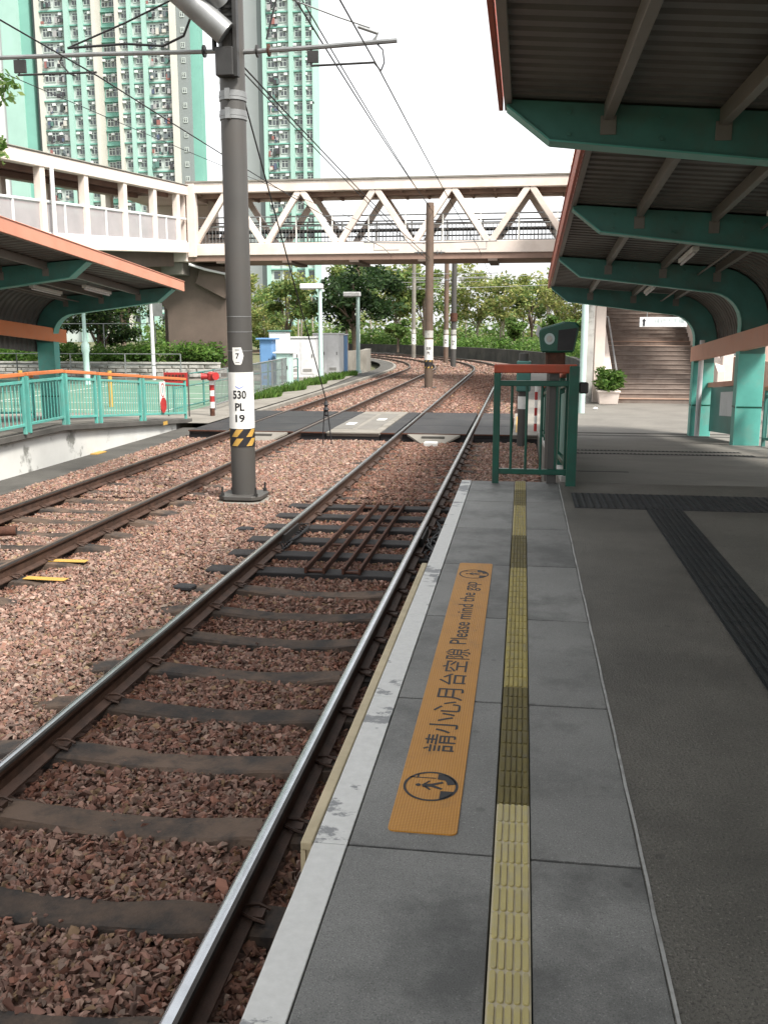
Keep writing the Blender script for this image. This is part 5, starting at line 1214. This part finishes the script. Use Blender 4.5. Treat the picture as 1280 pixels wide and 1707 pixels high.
# low stone wall with hedge under the ramp
q = MB(); q.box(-34, 41.0, -.4, -13.4, 41.35, .62); w_ = solo('stone_wall', q, CONC, (-22, 41.2, -.4), 'low pale stone wall below the hedge under the ramp', 'wall')
bmk = MB(); bmk.box(-.36, -.03, -.085, .36, .0, .085); BLKM = bmk.mesh('stone', CONCW, bevel=.015)
for r__ in range(3):
    for k in range(27): inst('stone', BLKM, w_, (-33.4 + k * .76 + (.38 if r__ % 2 else 0), 40.998, .12 + r__ * .19), 0, (rnd.uniform(.92, 1.0), rnd.uniform(.7, 1.5), rnd.uniform(.9, 1.0)))
q = MB(); q.box(-34, 40.94, .621, -13.4, 41.4, .69); q.build('coping', CONCW, w_)
r_ = random.Random(5); cent = [(r_.uniform(-34, -13.8), r_.uniform(41.5, 43.2), r_.uniform(.65, 1.35)) for _ in range(230)]
V, cc = leaf_cloud(cent, [(.6, .5, .38)] * 230, 19000, .10, G_HEDGE, seed=19); o = bpy.data.objects.new('hedge', leaf_mesh('hedge', V, cc)); COL.objects.link(o); tag(o, 'fresh green hedge above the low stone wall under the ramp', 'hedge', kind='stuff')
# trees on the left
tree_variant('near', 7.0, 6.0, .16, G_DARK + G_MID[:1], 7000, .12, 31, .18, clumps=32)
tree('near', -21.5, 47, -.3, .95, .5, 'dense dark tree in the shade under the covered ramp', 'trees on the left')
tree('near', -26.5, 49, -.3, 1.0, 2.5, 'dense dark tree behind the opposite canopy', 'trees on the left')
tree('near', -18.4, 52, -.3, .75, 4.0, 'dark creeper covered tree beside the brown pier', 'trees on the left')
tree_variant('leafy', 9.5, 7.0, .2, G_MID + G_HEDGE[:2], 7000, .12, 33, .3, clumps=34)
tree('leafy', -23.2, 34, -.3, 1.12, 1.0, 'bright leafy tree behind the covered ramp roof', 'trees on the left')
tree('leafy', -31, 44, -.3, 1.0, 2.0, 'leafy tree seen through the ramp openings', 'trees on the left')
tree('leafy', -26, 60, -.3, .95, 3.0, 'tall leafy tree behind the ramp junction', 'trees on the left')
# branch ends that hang into view beside the ramp roof
tree_variant('sprig', 9.0, 4.0, .12, G_MID + G_HEDGE[:2], 3600, .10, 41, .68, clumps=16)
tree('sprig', -13.7, 21.6, -.3, 1.0, .3, 'leafy tree whose branch ends reach past the ramp roof', 'trees on the left')

# ------------------------------------------------------------------ right hand background
t = thing('roadside_wall', (7.5, 30, 0), 'pale wall and pillars beyond the ramp columns', 'wall')
q = MB(); q.box(7.3, 21, -.3, 7.6, 42, 1.2); q.build('wall', PINK, t)
for y_ in (22, 26.5, 31): q = MB(); q.box(7.2, y_ - .3, -.3, 7.8, y_ + .3, 4.2); q.build('pillar', PINK, t, bevel=.02)
t = thing('roadside_building', (22, 60, 0), 'pale low building seen between the teal columns', 'building')
q = MB(); q.box(14, 55, -.3, 40, 75, 9); q.build('wall', TWHITE, t)
for k in range(6):
    for z_ in (1.2, 4.4): q = MB(); q.box(15 + k * 4, 54.9, z_, 17.4 + k * 4, 54.99, z_ + 1.7); q.build('window', GLASS, t)
q = MB(); q.box(13.7, 54.7, 9.01, 40.3, 75.3, 9.4); q.build('roof', CONC, t)
t = thing('ramp_side_fence', (3.7, 12, .5), 'teal barred fence with orange rail between the ramp columns', 'fence')
for a, b in ((9.0, 10.4), (10.4, 11.9), (12.4, 14.1), (14.1, 15.9)): fence_panel(t, (3.85, a), (3.85, b - .06), PR(a), PR(b), 11, TEAL, ORANGE, .95, .13, .012, .07)
t = thing('side_barrier', (3.7, 18.2, .2), 'green panelled barrier with pale notice between the two columns', 'barrier')
q = MB(); q.prism([(16.55, PR(16.5) + .12), (20.0, PR(20) + .12), (20.0, PR(20) + 1.0), (16.55, PR(16.5) + 1.0)], 'x', 3.78, 3.82); q.build('panel', TEAL, t)
q = MB(); q.prism([(17.6, PR(17.6) + .45), (19.0, PR(19) + .45), (19.0, PR(19) + .9), (17.6, PR(17.6) + .9)], 'x', 3.770, 3.779); q.build('notice', PWHITE, t)
q = MB(); q.prism([(16.4, PR(16.4) + 1.0), (20.2, PR(20.2) + 1.0), (20.2, PR(20.2) + 1.09), (16.4, PR(16.4) + 1.09)], 'x', 3.74, 3.86); q.build('top_rail', SALMON, t)
q = MB(); q.cone((3.55, 20.0, .0), (3.55, 20.0, 1.95), .05, .05, 12); solo('drain_pipe', q, PWHITE, (3.55, 20.0, 0), 'thin white drain pipe behind the farther teal column', 'pipe', smooth=True)

# ------------------------------------------------------------------ tower blocks
WM = {}
def win_mesh(w_, h, key, ac=False, seed=0):
    q = MB(); fr = .12
    q.box(-w_ / 2, -.10, 0, w_ / 2, .02, fr, 1); q.box(-w_ / 2, -.10, h - fr, w_ / 2, .02, h, 1)
    n_ = 3 if w_ > 1.7 else 2
    for i in range(n_ + 1): x = -w_ / 2 + (w_ - .1) * i / n_ + .05; q.box(x - .05, -.10, fr, x + .05, .02, h - fr, 1)
    q.box(-w_ / 2 + .02, -.04, .02, w_ / 2 - .02, .0, h - .02, 0)
    q.box(-w_ / 2, -.09, h * .62, w_ / 2, .01, h * .68, 1)
    return q.mesh('window', [GLASS, TWALL])
WA, WB, WC = win_mesh(1.3, 1.4, 'a'), win_mesh(2.0, 1.55, 'b'), win_mesh(.75, .9, 'c')
def tower(name, loc, segs, z_led, fh, nfl0, nfl1, label_, ztop, depth=14):
    """segs: (x0,x1,ydepth,material,[window columns (x,mesh)],clutter) facing -Y"""
    t = thing(name, loc, label_, 'tower block', 'residential towers')
    Y = loc[1]; ac = MB(); lau = MB(); led = MB(); farw = MB(); nw = 0
    for (x0, x1, dy, mt, wins, clut) in segs:
        q = MB(); q.box(x0, Y + dy, -.4, x1, Y + depth, ztop); q.build('wall', mt, t)
        for k in range(nfl0, nfl1):
            z0 = z_led + k * fh
            if wins and mt not in (TGREY,):
                led.box(x0 + .02, Y + dy - .38, z0 - .10, x1 - .02, Y + dy - .001, z0 + .12)
            for (x, me) in wins:
                zz_ = z0 + (.75 if me is not WC else .9)
                if 20 < z0 < 63 and nw < 298: inst('window', me, t, (x, Y + dy - .01, zz_)); nw += 1
                else: farw.box(x - .55, Y + dy - .06, zz_, x + .55, Y + dy - .002, zz_ + 1.35)
                if me is not WC and 20 < z0 < 63:
                    if rnd.random() < .8: s_ = rnd.choice((-1, 1)); ac.box(x + s_ * .55 - .35, Y + dy - .5, zz_ + 1.0, x + s_ * .55 + .25, Y + dy - .02, zz_ + 1.4)
                    if clut and rnd.random() < .85:
                        for j in range(rnd.randint(2, 5)):
                            a = x + rnd.uniform(-1, .8); lau.col = rnd.choice([(.12, .14, .15), (.3, .3, .3), (.25, .11, .10), (.08, .10, .15), (.45, .44, .40), (.05, .06, .06), (.09, .17, .15), (.05, .05, .055)])
                            zc_ = zz_ - rnd.uniform(.0, .5); lau.box(a, Y + dy - rnd.uniform(.5, .8), zc_, a + rnd.uniform(.25, .7), Y + dy - .45, zc_ + rnd.uniform(.4, 1.1))
    led.build('floor_ledges', TMINT, t, kind='stuff'); 
    if ac.v: ac.build('air_conditioners', TWHITE, t, kind='stuff')
    if lau.v: lau.build('laundry', STONE, t, kind='stuff')
    if farw.v: farw.build('distant_windows', GLASS, t, kind='stuff')
    return t
Y1 = 175.0
s1 = [(-106, -96.4, .6, TWHITE, [], 0), (-96.4, -92.8, 0, TLMINT, [], 0), (-92.8, -90.9, .4, TMINT, [], 0), (-90.9, -89.4, 1.6, TGREY, [(-90.1, WC)], 0),
      (-89.4, -88.9, -.6, TCREAM, [], 0), (-88.9, -83.9, .5, TWALL, [(-87.5, WB), (-85.3, WA)], 1), (-83.9, -83.1, -.5, TLMINT, [], 0), (-83.1, -81.2, .5, TWALL, [(-82.0, WA)], 0), (-81.2, -80.4, -.5, TLMINT, [], 0),
      (-80.4, -78.6, .5, TWALL, [(-79.7, WA)], 0), (-78.6, -77.9, -.5, TCREAM, [], 0), (-77.9, -74.2, 2.2, TMINT, [(-77.0, WA), (-75.3, WB)], 0), (-74.2, -73.7, -.5, TCREAM, [], 0),
      (-73.7, -71.9, .5, TWALL, [(-72.7, WA)], 0), (-71.9, -71.3, -.5, TLMINT, [], 0), (-71.3, -69.2, .5, TWALL, [(-70.2, WA)], 0), (-69.2, -68.5, -.5, TLMINT, [], 0), (-68.5, -64.0, .5, TWALL, [(-67.4, WA), (-65.2, WB)], 1),
      (-64.0, -63.5, -.6, TCREAM, [], 0), (-63.5, -61.5, 1.6, TGREY, [(-62.3, WC)], 0), (-61.5, -59.9, 3.2, TMINT, [], 0)]
tower('tower_block', (-80, Y1, -.4), s1, 35.73 - 2.56 * 13, 2.56, 0, 34, 'broad mint green residential tower rising behind the covered ramp', 92, 5.6)
Y2 = 178.0
s2_ = [(-57.0, -56.0, 4, TWHITE, [(-56.5, WA)], 0), (-56.0, -49.2, 5, TWHITE, [], 0), (-49.2, -47.9, 1.0, TGREY, [], 0), (-47.9, -47.3, -.5, TLMINT, [], 0), (-47.3, -45.2, .5, TWALL, [(-46.2, WB)], 1), (-45.2, -43.0, .2, TWALL, [(-44.2, WA)], 0),
       (-43.0, -42.3, -.5, TLMINT, [], 0), (-42.3, -40.6, .5, TWALL, [(-41.4, WA)], 0), (-40.6, -40.1, -.5, TLMINT, [], 0), (-40.1, -38.9, .5, TWALL, [(-39.5, WA)], 0), (-38.9, -38.7, 0, TLMINT, [], 0)]
tower('tower_block', (-46, Y2, -.4), s2_, 30.41 - 2.475 * 12, 2.475, 0, 37, 'slender pale mint tower standing clear behind the grey pole', 92, 5.4)

q = MB(); q.lathe([(.01, 0.0), (.07, .012), (.05, .05), (.01, .06)], 2.0, 26.6, 9); solo('litter', q, WHITE, (2.0, 26.6, -.004), 'small crumpled white litter on the pavement before the planter', 'litter')
